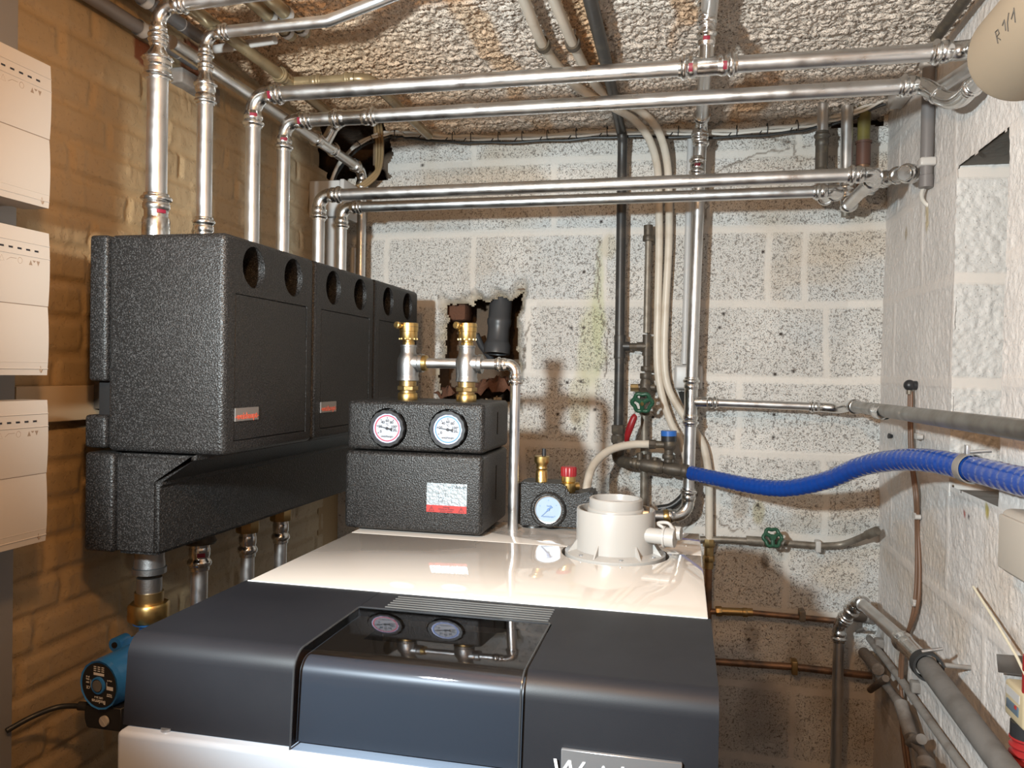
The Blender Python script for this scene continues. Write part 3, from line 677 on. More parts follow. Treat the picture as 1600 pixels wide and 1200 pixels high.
for pl in ([(.30, .86), (.30, .92), (.38, .95), (.42, .90), (.42, .82)], [(.30, .80), (.30, .50)], [(.47, .75), (.47, .50), (.33, .50)], [(.32, .48), (.50, .46)], [(.60, .47), (.63, .46), (.63, .32)], [(.31, .45), (.31, .36), (.40, .36), (.40, .45)]):
    tube(ink, [V((a.x+W_*p, y_-.0003, b.z+H_*q)) for p, q in pl], .00032, 5)
T.part('label_print', ink, printblack, lb)
# ---- two tees with vents, joined by a pipe
GY = 1.46
def ax(u): return P(u, 560, y=GY).x
t1x, t2x, ex = ax(638), ax(729.5), ax(806); zt_ = P(700, 568, y=GY).z
def zz(v, u=730, y=GY): return P(u, v, y=y).z
for i, (tx, lab, sh) in enumerate(((t1x, 'galvanised tee fitting with brass nut, the left one on the black pump group', 0), (t2x, 'galvanised tee fitting with brass nut, the right one on the black pump group', 1))):
    T = Thing('tee_fitting', lab, 'pipe fitting', (tx, GY, GZ1), 'tee fittings on the pump group')
    c = V((tx, GY, 0))
    def at(z): return V((tx, GY, z))
    T.part('union_nut', hexp(bmnew(), at(GZ1-.004), at(zz(616)), .0205, 8), brass)
    bm = bmnew(); cyl(bm, at(zz(616)), at(zz(612)), .016); hexp(bm, at(zz(612)), at(zz(605)), .0215, 8); cyl(bm, at(zz(605)), at(zz(596)), .017); T.part('union_ring', bm, oldbrass)
    zb_, ztp = zz(597), zz(540)
    prof = [(.0195, 0), (.0215, .001), (.0215, .006), (.0205, .008)]
    H = ztp-zb_
    prof += [(.0205, .012), (.0215, H*.35), (.0205, H*.62), (.0165, H*.74), (.0150, H*.80), (.0150, H*.94), (.0165, H*.95), (.0165, H), (.012, H)]
    bm = lathe(bmnew(), prof, at(zb_), (0, 0, 1), 32); tube(bm, [at(zt_)+V((.004, 0, 0)), at(zt_)+V((.014, 0, 0)), at(zt_)+V((.022, 0, 0)), at(zt_)+V((.024, 0, 0)), at(zt_)+V((.031, 0, 0))], .0, 24, rf=lambda t: (.0185, .0175, .0165, .0185, .0185)[round(t*4)])
    T.part('tee_body', bm, castiron)
    T = Thing('air_vent', ('brass automatic air vent on the left galvanised tee', 'brass automatic air vent on the right galvanised tee')[i], 'air vent', at(ztp), 'brass air vents on the tees')
    H = zz(505)-ztp
    bm = bmnew(); hexp(bm, at(ztp-.004), at(ztp+H*.16), .0125, 8); lathe(bm, [(.010, H*.12), (.010, H*.2), (.0165, H*.22), (.0175, H*.26), (.0175, H*.60), (.0185, H*.62), (.0185, H*.98), (.0170, H)], at(ztp), (0, 0, 1), 32)
    bd_ = T.part('body', bm, brass)
    bm = bmnew()
    for k in range(12): a_ = 2*math.pi*k/12; d_ = V((math.cos(a_), math.sin(a_), 0)); box(bm, at(ztp+H*.24)+d_*.0175-V((.0013, .0013, 0)), at(ztp+H*.30)+d_*.0175+V((.0013, .0013, 0)))
    T.part('grip', bm, brass, bd_)
    q = at(ztp+H*.84)+V((-.011, -.016, 0)); T.part('vent_screw', lathe(bmnew(), [(.0045, 0), (.0045, .006), (.0068, .006), (.0068, .013), (.005, .0145)], q, (-.35, -1, .12), 20), brass, bd_)
    T.part('thread_ring', lathe(bmnew(), [(.0195, 0), (.0195, .002)], at(ztp+H*.80), (0, 0, 1), 32), oldbrass, bd_)
T = Thing('vent_header_pipe', 'thin steel pipe joining the two tees and bending down to the boiler', 'pipe', (ex, GY, BT))
T.part('pipe', cyl(bmnew(), (t1x+.0305, GY, zt_), (t2x-.020, GY, zt_), .0098), steel)
pipe_run(T, [(t2x+.0305, GY, zt_), (ex, GY, zt_), (ex, GY, BT-.002)], .0098, marks=False, br=.017)
bm = lathe(bmnew(), [(.0155, 0), (.0155, .012), (.012, .014)], (t1x+.026, GY, zt_), (1, 0, 0), 24); T.part('threaded_end', bm, brass)

# ================================================================== SAFETY GROUP
SY = 1.475
def sp(u, v): return P(u, v, y=SY)
T = Thing('safety_group', 'small black foam block with a pale pressure gauge, behind the white flue adapter', 'safety group', (-.27, SY, BT))
outl = [(804, 762), (812, 753), (880, 757), (886, 762), (886, 772), (905, 772), (922, 768), (928, 773), (926, 826), (810, 821), (804, 814)]
bm = prism(bmnew(), [sp(u, v) for u, v in outl], (0, .07, 0)); bmesh.ops.recalc_face_normals(bm, faces=bm.faces)
bmesh.ops.bevel(bm, geom=[e for e in bm.edges], offset=.0035, segments=2, affect='EDGES')
gc = sp(857, 796)
boss = lathe(bmnew(), [(.035, -.01), (.034, .006), (.031, .009), (.0275, .009), (.0275, .002)], gc, (0, -1, 0), 48, caps=False)
sh_ = T.part('foam_shell', boolean(bm, [lathe(bmnew(), [(.0275, -.012), (.0275, .02)], gc, (0, -1, 0), 40)]), epp)
T.part('gauge_collar', boss, epp, sh_)
gauge(T, gc+V((0, .001, 0)), .0272, None, [('', 225), ('', 160), ('', 90), ('', 30), ('', -45)], 226, '', depth=.01, dialm=dialblue, inkm=printblue, scal=False, proud=.004, tag='pale blue pressure gauge')
q = V((-.283, 1.505, BT)); T.part('stub_pipe', cyl(bmnew(), q-V((0, 0, .008)), q+V((0, 0, .016)), .0125), steel)
yv = 1.50
def at(u, v): return P(u, v, y=yv)
T = Thing('air_vent', 'slim brass air vent with black cap on the small safety block', 'air vent', at(846, 754))
b_ = at(846, 756); H = P(846, 712, y=yv).z-b_.z
bm = lathe(bmnew(), [(.0115, -.004), (.0115, H*.45), (.0095, H*.5), (.0115, H*.56), (.0105, H*.62), (.0115, H*.70), (.0145, H*.76), (.0150, H*.80), (.0150, H*.98), (.012, H)], b_, (0, 0, 1), 32); bd_ = T.part('body', bm, brass)
T.part('cap', cyl(bmnew(), b_+V((.004, 0, H-.002)), b_+V((.004, 0, H+.014)), .0042), blackplastic)
T = Thing('safety_valve', 'brass safety valve with red ribbed cap on the small safety block', 'valve', at(888, 776))
b_ = at(888, 778); H = P(888, 729, y=yv).z-b_.z
bm = bmnew(); hexp(bm, b_, b_+V((0, 0, H*.2)), .0085, 8); lathe(bm, [(.0105, H*.16), (.0140, H*.24), (.0140, H*.48), (.012, H*.5), (.0142, H*.54), (.0142, H*.72)], b_, (0, 0, 1), 28); cyl(bm, b_+V((0, .004, H*.36)), b_+V((.018, .012, H*.36)), .008); T.part('body', bm, brass)
T.part('cap', lathe(bmnew(), [(.0148, H*.70), (.0152, H*.95), (.0135, H)], b_, (0, 0, 1), 60, scallop=(20, .03)), redplastic)

# ================================================================== HEATING CIRCUIT GROUPS ON THE LEFT WALL
FX, BKX, FRX = -.70, -.962, -.912      # front face, back, seam between front cover and rear shell
W3 = .3015; Y0 = 1.093; Zt, Zb = CZ+.212, CZ-.138
def circuit():
    T = Thing('heating_circuit_group', '', 'pump group', ((FX+BKX)/2, Y0+W3/2, Zb))
    bm = box(bmnew(), (FRX+.001, Y0, Zb), (FX, Y0+W3-.0035, Zt), .010, 4)
    h1 = P(395, 417, x=FX); h2 = P(457, 434, x=FX); zc = (h1.z+h2.z)/2
    cuts = [lathe(bmnew(), [(.0345, .01), (.0335, -.055)], (FX, Y0+dy, zc), (1, 0, 0), 40) for dy in (.083, .218)]
    p0 = P(368, 458, x=FX); p1 = P(477, 672, x=FX)
    za, zb_ = p0.z, P(365, 690, x=FX).z; ya, yb_ = p0.y, p1.y
    cuts.append(box(bmnew(), (FX-.004, ya, zb_), (FX+.01, yb_, za)))
    T.part('front_cover', boolean(bm, cuts), epp)
    fp = T.part('front_panel', box(bmnew(), (FX-.005, ya+.0016, zb_+.0016), (FX-.0004, yb_-.0016, za-.0016), .0006, 1), epp)
    b0 = P(367, 638, x=FX); b1 = P(403, 655, x=FX)
    bp = T.part('badge', box(bmnew(), (FX-.001, b0.y, b1.z), (FX+.0012, b1.y, b0.z)), badge, fp, label='small grey maker badge with red lettering')
    bpo = bmnew(); bm_add_mesh(bpo, textmesh('-weishaupt-', .0150, (FX+.0013, (b0.y+b1.y)/2, b1.z+(b0.z-b1.z)*.36), (0, 1, 0), (0, 0, 1), bold=.0002))
    T.part('badge_lettering', bpo, badgered, fp)
    zn1, zn0 = P(137, 595, y=Y0).z, P(137, 648, y=Y0).z
    T.part('rear_shell', box(bmnew(), (P(138, 500, y=Y0).x, Y0, zn1), (FRX-.001, Y0+W3-.0035, Zt), .006, 3), epp)
    T.part('rear_shell', box(bmnew(), (P(131, 680, y=Y0).x, Y0, Zb+.004), (FRX-.001, Y0+W3-.0035, zn0), .006, 3), epp)
    T.part('core', box(bmnew(), (FRX-.03, Y0+.02, zn0-.01), (FRX-.0005, Y0+W3-.03, zn1+.01)), darkgap)
    T.part('wall_bracket', box(bmnew(), (XL+.026, Y0+.08, zn0+.005), (FRX-.02, Y0+.2, zn1-.005)), darkfit)
    return T
cg = circuit().o; cg['group'] = 'heating circuit groups in a row on the left wall'
labs = ['black foam heating circuit group, the nearest and largest of three on the left wall',
        'black foam heating circuit group, the middle of three on the left wall',
        'black foam heating circuit group, farthest of three, partly behind the thermometer block']
for i in range(3):
    o = cg if i == 0 else copy_tree(cg)
    o.location.y = cg.location.y+W3*i; o['label'] = labs[i]
# collector below
bl, br_ = P(131, 710, y=Y0).x, P(246, 760, y=Y0).x
zt2, zb2 = Zb-.003, CZ-.303
ch = P(304, 722, y=Y0); ch0 = P(252, 757, y=Y0); sm = P(178, 800, y=Y0).x
T = Thing('collector', 'long black foam collector block running under the three heating circuit groups', 'collector', ((bl+br_)/2, 1.55, zb2))
YE = 2.03
def bev(bm, r): bmesh.ops.recalc_face_normals(bm, faces=bm.faces); bmesh.ops.bevel(bm, geom=list(bm.edges), offset=r, segments=3, affect='EDGES'); return bm
T.part('front_shell', bev(prism(bmnew(), [(sm+.002, Y0, zb2), (br_, Y0, zb2), (br_, Y0, ch0.z), (ch.x, Y0, zt2-.003), (ch.x, Y0, zt2), (sm+.002, Y0, zt2)], (0, YE-Y0, 0)), .006), epp)
T.part('rear_shell', box(bmnew(), (bl, Y0, zb2), (sm-.002, YE, zt2), .007), epp)
T.part('core', box(bmnew(), (sm-.01, Y0+.01, zb2+.01), (sm+.01, YE-.01, zt2-.01)), darkgap)
T.part('wall_bracket', box(bmnew(), (XL+.004, Y0+.3, zb2+.02), (bl+.01, Y0+.6, zt2-.02)), darkfit)
PX = -.885
# ---- pipes rising from the groups
PY = [Y0+.081, Y0+.216, Y0+W3+.081, Y0+W3+.208, Y0+2*W3+.083, Y0+2*W3+.214]
ZA, ZBp, ZCp, ZD = CZ+.655, CZ+.60, CZ+.567, CZ+.554
def reducer(T, x, y, z0, z1, r0, r1):
    """coupling with a waist from pipe radius r0 up to r1"""
    L = z1-z0; bm = bmnew(); p = V((x, y, z0)); up = V((0, 0, 1))
    collar(bm, p, up, r0, L=L*.26); collar(bm, p+up*L*.52, -up, r0*1.02, L=L*.26)
    lathe(bm, [(r0*1.13, L*.22), (r0*1.16, L*.3), (r0*1.25, L*.40), (r0*1.22, L*.48), (r0*1.1, L*.54), (r1*1.1, L*.66), (r1*1.1, L*.72)], p, up, 28)
    collar(bm, p+up*L*.92, -up, r1, L=L*.2); T.part('reducer', bm, fitting)
# A
T = Thing('heating_pipe', 'thickest and leftmost upright steel pipe, bending right at the ceiling', 'pipe', (PX, PY[0], Zt), 'steel pipes rising from the heating circuit groups')
x_, y_ = PX, PY[0]
zr0 = P(252, 125, y=y_).z; zr1 = P(262, 52, y=y_).z
T.part('nut', hexp(bmnew(), (x_, y_, Zt-.002), (x_, y_, P(243, 340, y=y_).z), .0225, 10), fitting)
bm = bmnew(); cyl(bm, (x_, y_, Zt), (x_, y_, P(243, 318, y=y_).z), .0195); collar(bm, V((x_, y_, P(243, 318, y=y_).z+.016)), V((0, 0, -1)), .0175, L=.03); sk = T.part('socket', bm, fitting)
T.part('marking', (lambda b: (mark(b, (x_, y_, P(243, 335, y=y_).z), (0, 0, 1), .0215, .006, (.6, .3, CZ)), b)[1])(bmnew()), magenta, sk)
T.part('pipe', cyl(bmnew(), (x_, y_, P(243, 318, y=y_).z), (x_, y_, zr0+.006), .0172), steel)
reducer(T, x_, y_, zr0, zr1, .0172, .0115)
pipe_run(T, [(x_, y_, zr1-.01), (x_, y_, P(262, 10, y=y_).z), (x_+.16, y_, P(262, 10, y=y_).z+.006), (x_+1.38, y_, P(262, 10, y=y_).z+.030)], .0115, bent=(2,), marks=False)
# B
T = Thing('heating_pipe', 'second upright steel pipe from the left, turning right and slanting up', 'pipe', (PX, PY[1], Zt), 'steel pipes rising from the heating circuit groups')
y_ = PY[1]; zr0 = P(322, 165, y=y_).z; zr1 = P(327, 92, y=y_).z
T.part('socket', (lambda b: (collar(b, V((x_, y_, P(318, 340, y=y_).z)), V((0, 0, -1)), .0142, L=.03), b)[1])(bmnew()), fitting)
T.part('pipe', cyl(bmnew(), (x_, y_, Zt-.002), (x_, y_, zr0+.006), .0142), steel)
reducer(T, x_, y_, zr0, zr1, .0142, .0105)
zE = P(330, 52, y=y_).z
pipe_run(T, [(x_, y_, zr1-.01), (x_, y_, zE), (P(512, 38, y=y_).x, y_, zE+.004), V((P(612, -6, y=y_).x, y_, P(612, -6, y=y_).z))+(V((P(612, -6, y=y_).x, y_, P(612, -6, y=y_).z))-V((P(512, 38, y=y_).x, y_, zE+.004)))*.22], .0105, bent=(2,), marks=False, br=.024)
# C with tee
T = Thing('heating_pipe', 'long level steel pipe nearest the ceiling, with a tee, ending at beige sleeve', 'pipe', (PX, PY[2], Zt), 'steel pipes rising from the heating circuit groups')
y_ = PY[2]; xt0, xt1 = P(1060, 110, y=y_).x, P(1152, 103, y=y_).x; xe = .468; xtm = P(1103, 107, y=y_).x
pipe_run(T, [(PX, y_, Zt-.002), (PX, y_, ZCp), (xt0+.012, y_, ZCp)], .0150, br=.034)
bm = bmnew(); collar(bm, V((xt0, y_, ZCp)), V((1, 0, 0)), .0150); collar(bm, V((xt1, y_, ZCp)), V((-1, 0, 0)), .0150); cyl(bm, (xt0+.02, y_, ZCp), (xt1-.02, y_, ZCp), .0168)
lathe(bm, [(.0150, 0), (.0125, .02), (.0125, .034)], (xtm, y_, ZCp+.004), (0, 0, 1), 28); collar(bm, V((xtm, y_, ZCp+.066)), V((0, 0, -1)), .0125, L=.03)
te = T.part('tee', bm, fitting)
for p_, q_, r_ in (((xt0+.0185, y_, ZCp), (1, 0, 0), .0194), ((xt1-.0255, y_, ZCp), (1, 0, 0), .0194), ((xtm, y_, ZCp+.042), (0, 0, 1), .0163)): mb = bmnew(); mark(mb, p_, q_, r_, .007, (0, 0, CZ)); T.part('marking', mb, magenta, te)
T.part('branch_pipe', cyl(bmnew(), (xtm, y_, ZCp+.05), (xtm, y_, ZC+.005), .0125), steel)
coupling(T, (xtm, y_, ZCp+.072), (0, 0, 1), .0125, .05)
pipe_run(T, [(xt1-.012, y_, ZCp), (xe, y_, ZCp-.002), (xe-.006, 1.19, CZ+.49)], .0150, marks=False, br=.03)
# D
T = Thing('heating_pipe', 'second long level steel pipe below the ceiling, ending in a double bend', 'pipe', (PX, PY[3], Zt), 'steel pipes rising from the heating circuit groups')
y_ = PY[3]; xd = .435
pipe_run(T, [(PX, y_, Zt-.002), (PX, y_, ZD), (xd-.03, y_, ZD)], .0145, br=.034)
bm = bmnew()
pth = smooth([(xd-.045, y_, ZD), (xd-.018, y_, ZD), (xd+.0, y_-.012, ZD-.012), (xd+.02, y_-.04, ZD-.042), (xd+.035, y_-.07, ZD-.052), (xd+.04, y_-.11, ZD-.048)], 6)
tube(bm, pth, .0152, 24); collar(bm, V((xd-.05, y_, ZD)), V((1, 0, 0)), .0145); d_ = (pth[-1]-pth[-2]).normalized(); collar(bm, pth[-1]+d_*.012, -d_, .012)
m_ = pth[len(pth)//2]; dm_ = (pth[len(pth)//2+1]-m_).normalized(); collar(bm, m_-dm_*.004, dm_, .012, L=.02)
T.part('double_bend', bm, fitting); T.part('pipe', tube(bmnew(), [pth[-1], pth[-1]+d_*.08, V((.450, 1.19, CZ+.455))], .0135, 24), steel)
coupling(T, P(520, 185, y=y_)*1.0 if False else (P(518, 185, y=y_).x, y_, ZD), (1, 0, 0), .0145, P(588, 183, y=y_).x-P(518, 185, y=y_).x)
# E
T = Thing('heating_pipe', 'long level steel pipe before the back wall, upper one of a close pair', 'pipe', (PX, PY[4], Zt), 'steel pipes rising from the heating circuit groups')
y_ = PY[4]; ZE = CZ+.428; xe = P(1372, 272, y=y_).x
pipe_run(T, [(PX, y_, Zt-.002), (PX, y_, ZE), (xe, y_, ZE+.006), (xe, 2.125, ZE+.006), (xe, 2.125, ZC-.012)], .0145, br=.028, marks=False)
# F
T = Thing('heating_pipe', 'long level steel pipe before the back wall, lower one of a close pair', 'pipe', (PX, PY[5], Zt), 'steel pipes rising from the heating circuit groups')
y_ = PY[5]; xf = P(1312, 298, y=y_).x
pipe_run(T, [(PX, y_, Zt-.002), (PX, y_, ZE-.002), (xf, y_, ZE+.002), (xf-.005, 2.12, ZE+.03), (xf-.008, 2.12, ZC+.04)], .0135, br=.026, marks=False)
x1_, y1_ = xf-.008, 2.12
bm = bmnew(); zq = CZ+.50
collar(bm, V((x1_, y1_, zq)), V((0, 0, 1)), .0135, L=.04); collar(bm, V((x1_, y1_, zq+.13)), V((0, 0, -1)), .0135, L=.04); cyl(bm, (x1_, y1_, zq+.03), (x1_, y1_, zq+.1), .0155)
cp_ = T.part('coupling', bm, darkfit); mb = bmnew(); mark(mb, (x1_, y1_, zq+.02), (0, 0, 1), .0175, .008, (0, 0, CZ)); T.part('marking', mb, magenta, cp_)
# the loop pipe from the ceiling opening
T = Thing('riser_pipe', 'thick olive pipe from the ceiling gap, looping right in bright steel', 'pipe', (.36, 2.1, CZ+.45), 'risers at the right end of the ceiling')
xr_ = P(1350, 200, y=2.14).x; olive = mat('olive_painted_pipe', (.16, .13, .035), .35, var=(25, (.10, .08, .03), .4, .7))
T.part('painted_pipe', cyl(bmnew(), (xr_, 2.14, CZ+.60), (xr_, 2.14, ZC+.05), .0155), olive)
bm = bmnew(); cyl(bm, (xr_, 2.14, CZ+.545), (xr_, 2.14, CZ+.605), .0175); lathe(bm, [(.02, 0), (.02, .006)], (xr_, 2.14, CZ+.60), (0, 0, 1), 24); T.part('joint', bm, mat('red_brown_joint', (.10, .045, .03), .5))
T.part('pipe', cyl(bmnew(), (xr_, 2.14, ZE+.05), (xr_, 2.14, CZ+.55), .0155), copper)
xl_ = P(1396, 255, y=2.05).x
pipe_run(T, [(xr_-.004, 2.12, ZE+.045), (xr_+.02, 2.08, ZE+.06), (xl_, 2.04, ZE+.064), (xl_, 1.86, ZE+.024), (xl_-.03, 1.83, ZE+.018)], .0145, marks=False, br=.022)
T = Thing('riser_pipe', 'thin olive painted pipe at the right back corner, between two thicker pipes', 'pipe', (P(1325, 200, y=2.15).x, 2.16, CZ+.42), 'risers at the right end of the ceiling')
xq = P(1326, 200, y=2.15).x
T.part('pipe', cyl(bmnew(), (xq, 2.165, CZ+.42), (xq, 2.165, CZ+.56), .0105), agedpipe); T.part('painted_pipe', cyl(bmnew(), (xq, 2.165, CZ+.555), (xq, 2.165, ZC+.05), .0115), olive)

# ================================================================== PIPES BELOW THE COLLECTOR, PUMP
T = Thing('circulation_pump', 'blue circulation pump with black round label, under the near end of the collector', 'pump', (PX, PY[0], CZ-.62))
x_, y_ = PX-.005, PY[0]
def Z(v, u=225): return P(u, v, y=y_).z
bm = lathe(bmnew(), [(.0265, Z(893)-Z(908)), (.0275, Z(893)-Z(907)), (.0275, Z(885)-Z(908)), (.0255, Z(884)-Z(908)), (.024, Z(870)-Z(908)), (.024, zb2-Z(908))], (x_, y_, Z(908)), (0, 0, 1), 36)
lathe(bm, [(.0205, 0), (.0205, .03)], (x_, y_, Z(928)), (0, 0, 1), 32); T.part('socket', bm, castiron)
bm = bmnew(); cyl(bm, (x_, y_, Z(945)), (x_, y_, Z(923)), .0235); n1 = T.part('union', bm, oldbrass); hexp_ = hexp(bmnew(), (x_, y_, Z(968)), (x_, y_, Z(940)), .034, 8); T.part('union_nut', hexp_, brass)
zm = CZ-.510; f = V((P(156, 1070, z=zm).x, P(156, 1070, z=zm).y, zm)); f = P(156, 1070, x=-.90); f = V((-.90, f.y, f.z)); zm = f.z
bm = bmnew(); cyl(bm, (x_, y_, zm+.05), (x_, y_, Z(962)), .0155); cyl(bm, (x_, y_, Z(972)), (x_, y_, Z(964)), .026); cyl(bm, (x_, y_, zm-.12), (x_, y_, zm-.04), .017); cyl(bm, (x_, y_, zm-.122), (x_, y_, zm-.108), .026)
lathe(bm, [(.030, -.03), (.046, -.022), (.052, 0), (.052, .022), (.046, .026)], (x_, y_, zm), (0, -1, 0), 40)
for dx, dz in ((-.045, .035), (.045, .035), (-.045, -.035), (.045, -.035)):
    cyl(bm, (x_+dx, y_-.027, zm+dz), (x_+dx, y_+.0, zm+dz), .012)
T.part('volute', bm, pumpblue)
bm = bmnew()
for dx, dz in ((-.045, .035), (.045, .035)): cyl(bm, (x_+dx, y_-.029, zm+dz), (x_+dx, y_-.026, zm+dz), .005)
T.part('bolt_hole', bm, darkgap)
mo = V((x_, f.y, zm)); dd = V((x_, y_-.02, zm))-V((f.x, f.y, zm)); Lm = dd.length
bm = lathe(bmnew(), [(.0385, 0), (.0385, .006), (.040, .010), (.0425, Lm)], f, dd, 16); mt = T.part('motor', bm, pumpblue)
lathe_ = lathe(bmnew(), [(.0355, .0), (.0392, -.002), (.0392, .010)], f, dd, 16, caps=False); T.part('motor_rim', lathe_, pumpblue, mt)
outn = -dd.normalized(); Xd = outn.cross(V((0, 0, 1))).normalized()*-1
Xd = V((0, 0, 1)).cross(outn).normalized()
T.part('type_label', lathe(bmnew(), [(.0355, .0015), (.0001, .0018)], f, outn, 40, caps=False), blackplastic, mt)
bm = lathe(bmnew(), [(.0135, 0), (.0135, .004), (.0105, .0045)], f+outn*.001, outn, 32, caps=False); T.part('label_hub', bm, pumpblue, mt)
T.part('vent_screw', lathe(bmnew(), [(.0092, 0), (.0092, .005), (.0001, .0052)], f+outn*.001, outn, 28, caps=False), plate, mt)
ink = bmnew(); q = f+outn*.0022; Zd = V((0, 0, 1)); U_ = -Zd; Xi = -Xd     # label hangs upside down
for s_, sz, px_, pz_ in [('Buderus', .0085, 0, .026), ('UPE 25-4', .0045, 0, .0195), ('CE', .0065, .022, .006), ('230V', .0035, .023, -.002), ('50Hz', .0035, .023, -.007), ('IP 42', .0035, .023, -.011), ('Made in', .003, -.022, .012), ('Germany', .003, -.022, .015), ('Class H', .003, -.022, -.010)]:
    bm_add_mesh(ink, textmesh(s_, sz, q+Xi*px_+U_*pz_, Xi, U_))
def rect(bm, cx, cz, w_, h_): bm.faces.new([bm.verts.new(q+Xi*(cx+a*w_/2)+U_*(cz+b*h_/2)) for a, b in ((-1, -1), (1, -1), (1, 1), (-1, 1))])
rect(ink, 0, -.0175, .022, .0042)
for k in range(3):
    for j in range(3): rect(ink, -.008+.008*k, -.0225-.0032*j, .0055, .0016)
rect(ink, -.023, .002, .013, .006); rect(ink, .0165, -.001, .001, .012); rect(ink, -.0165, -.001, .001, .012)
T.part('label_print', ink, printwhite, mt)
pen = bmnew(); pr = f-outn*.055+Xd*.0; side = (V((.8, -.45, .1))-V((0, 0, 0))); side = (side-outn*side.dot(outn)).normalized(); top = outn.cross(side); bm_add_mesh(pen, textmesh('4', .024, f-outn*.042+side*.0412+V((0, 0, -.004)), -outn*-1, V((0, 0, -1)))); T.part('pen_mark', pen, printblack, mt)
tb = f+V((0, 0, -.040)); bm = bev(prism(bmnew(), [tb+V((-.033, .004, .004)), tb+V((.036, .004, .004)), tb+V((.036, .004, -.034)), tb+V((-.028, .004, -.034)), tb+V((-.033, .004, -.020))], dd.normalized()*(Lm*.9)), .002); tbx = T.part('terminal_box', bm, blackplastic)
T.part('cover_screw', (lambda b: (lathe(b, [(.0085, 0), (.0085, .004), (.0001, .0042)], tb+V((.008, .003, -.018)), outn, 24, caps=False), b)[1])(bmnew()), whiteplastic, tbx)
sl_ = tb+V((.008, .003, -.018))+outn*.0046; bm = bmnew(); dsl = (Xd*.7+V((0, 0, -.7))).normalized(); prism(bm, [sl_+dsl*.008+dsl.cross(outn)*.001, sl_-dsl*.008+dsl.cross(outn)*.001, sl_-dsl*.008-dsl.cross(outn)*.001, sl_+dsl*.008-dsl.cross(outn)*.001], outn*.0004); T.part('screw_slot', bm, lgrey, tbx)
T.part('cable_gland', cyl(bmnew(), tb+V((-.03, .01, -.002)), tb+V((-.045, .008, -.002)), .007), blackplastic, tbx)
c0 = tb+V((-.042, .009, -.002))
single('pump_cable', 'black cable from the blue pump hanging to the grey wall board', 'cable', tube(bmnew(), smooth([c0, P(90, 1105, x=-.96), P(50, 1120, x=-.985), P(10, 1142, x=-1.0)], 8), .0042, 10), blackcable)
zl = zm-.12
bm = bmnew(); hexp(bm, (x_, y_, zl-.022), (x_, y_, zl+.008), .031, 8); T.part('lower_union_nut', bm, oldbrass)
T = Thing('return_pipe', 'steel pipe with press coupling going down below the blue pump', 'pipe', (x_, y_, .3))
bm = bmnew(); collar(bm, V((x_, y_, zl-.068)), V((0, 0, 1)), .0165, L=.045); cyl(bm, (x_, y_, zl-.035), (x_, y_, zl-.022), .019); T.part('coupling', bm, fitting); T.part('pipe', cyl(bmnew(), (x_, y_, .3), (x_, y_, zl-.03), .0165), steel)
for i, (yy, brs, lab) in enumerate(((PY[1], False, 'steel pipe with red marked socket below the collector, nearest the pump'), (PY[2], True, 'steel pipe with brass nut dropping from the collector, middle one'), (PY[3]+.01, True, 'steel pipe with brass nut dropping from the collector, farthest one'))):
    T = Thing('return_pipe', lab, 'pipe', (PX, yy, .4)); z1 = zb2; x_ = PX
    r = .0152 if i == 0 else .0140
    if brs: bm = bmnew(); cyl(bm, (x_, yy, z1-.012), (x_, yy, z1+.004), r*1.15); T.part('stub', bm, castiron); T.part('union_nut', hexp(bmnew(), (x_, yy, z1-.040), (x_, yy, z1-.012), .0245, 8), oldbrass); zc_ = z1-.036
    else: T.part('flange', lathe(bmnew(), [(.029, -.002), (.031, .002), (.025, .012), (.022, .03)], (x_, yy, z1-.026), (0, 0, 1), 32), darkfit); zc_ = z1-.024
    bm = bmnew(); collar(bm, V((x_, yy, zc_-.055)), V((0, 0, 1)), r, L=.05); cyl(bm, (x_, yy, zc_-.02), (x_, yy, zc_), r*1.2); sk = T.part('socket', bm, fitting)
    if i == 0: mb = bmnew(); mark(mb, (x_, yy, zc_-.028), (0, 0, 1), r*1.29, .008, (.3, 0, CZ)); T.part('marking', mb, magenta, sk)
    T.part('pipe', cyl(bmnew(), (x_, yy, .4), (x_, yy, zc_-.02), r), steel)

# ================================================================== CONTROLLERS AND BOARD, LEFT
single('mounting_board', 'grey painted board on the left wall behind the warm white controller boxes', 'board', box(bmnew(), (XL+.006, .45, .45), (XL+.026, P(26, 400, x=XL+.026).y, ZC-.004), .002), greypaint)
FC = -.900; ye = P(80, 200, x=FC).y; yn = ye-.27; hC = .205
zt1 = P(80, 103, x=FC).z; zt_2 = P(78, 365, x=FC).z; zt_3 = P(74, 625, x=FC).z
T = Thing('wall_controller', '', 'controller', (XL+.05, (ye+yn)/2, zt1-hC), 'wall controllers on the grey board')
def arcface(y0, y1, z0, z1, bulge, x, step=14):
    """front cover bowed outward in the vertical; polygon in x,z"""
    pts = [(x-.045, z0), (x-.045, z1)]
    for i in range(step+1):
        t = i/step; pts.append((x-bulge*(2*t-1)**2*1.0, z1+(z0-z1)*t))
    return prism(bmnew(), [(px, y0, pz) for px, pz in pts], (0, y1-y0, 0))
T.part('housing', box(bmnew(), (XL+.027, yn+.004, zt1-hC+.004), (FC-.03, ye-.006, zt1-.003), .002), creamplastic)
T.part('front_cover', arcface(yn, ye, zt1-hC*.515, zt1-hC*.0, .0022, FC), creamplastic)
T.part('front_cover', arcface(yn, ye, zt1-hC, zt1-hC*.520, .0022, FC-.0008), creamplastic)
bm = bmnew(); box(bm, (FC-.030, yn-.0, zt1-hC*.522), (FC-.003, ye-.0002, zt1-hC*.513)); T.part('joint_line', bm, lineshade)
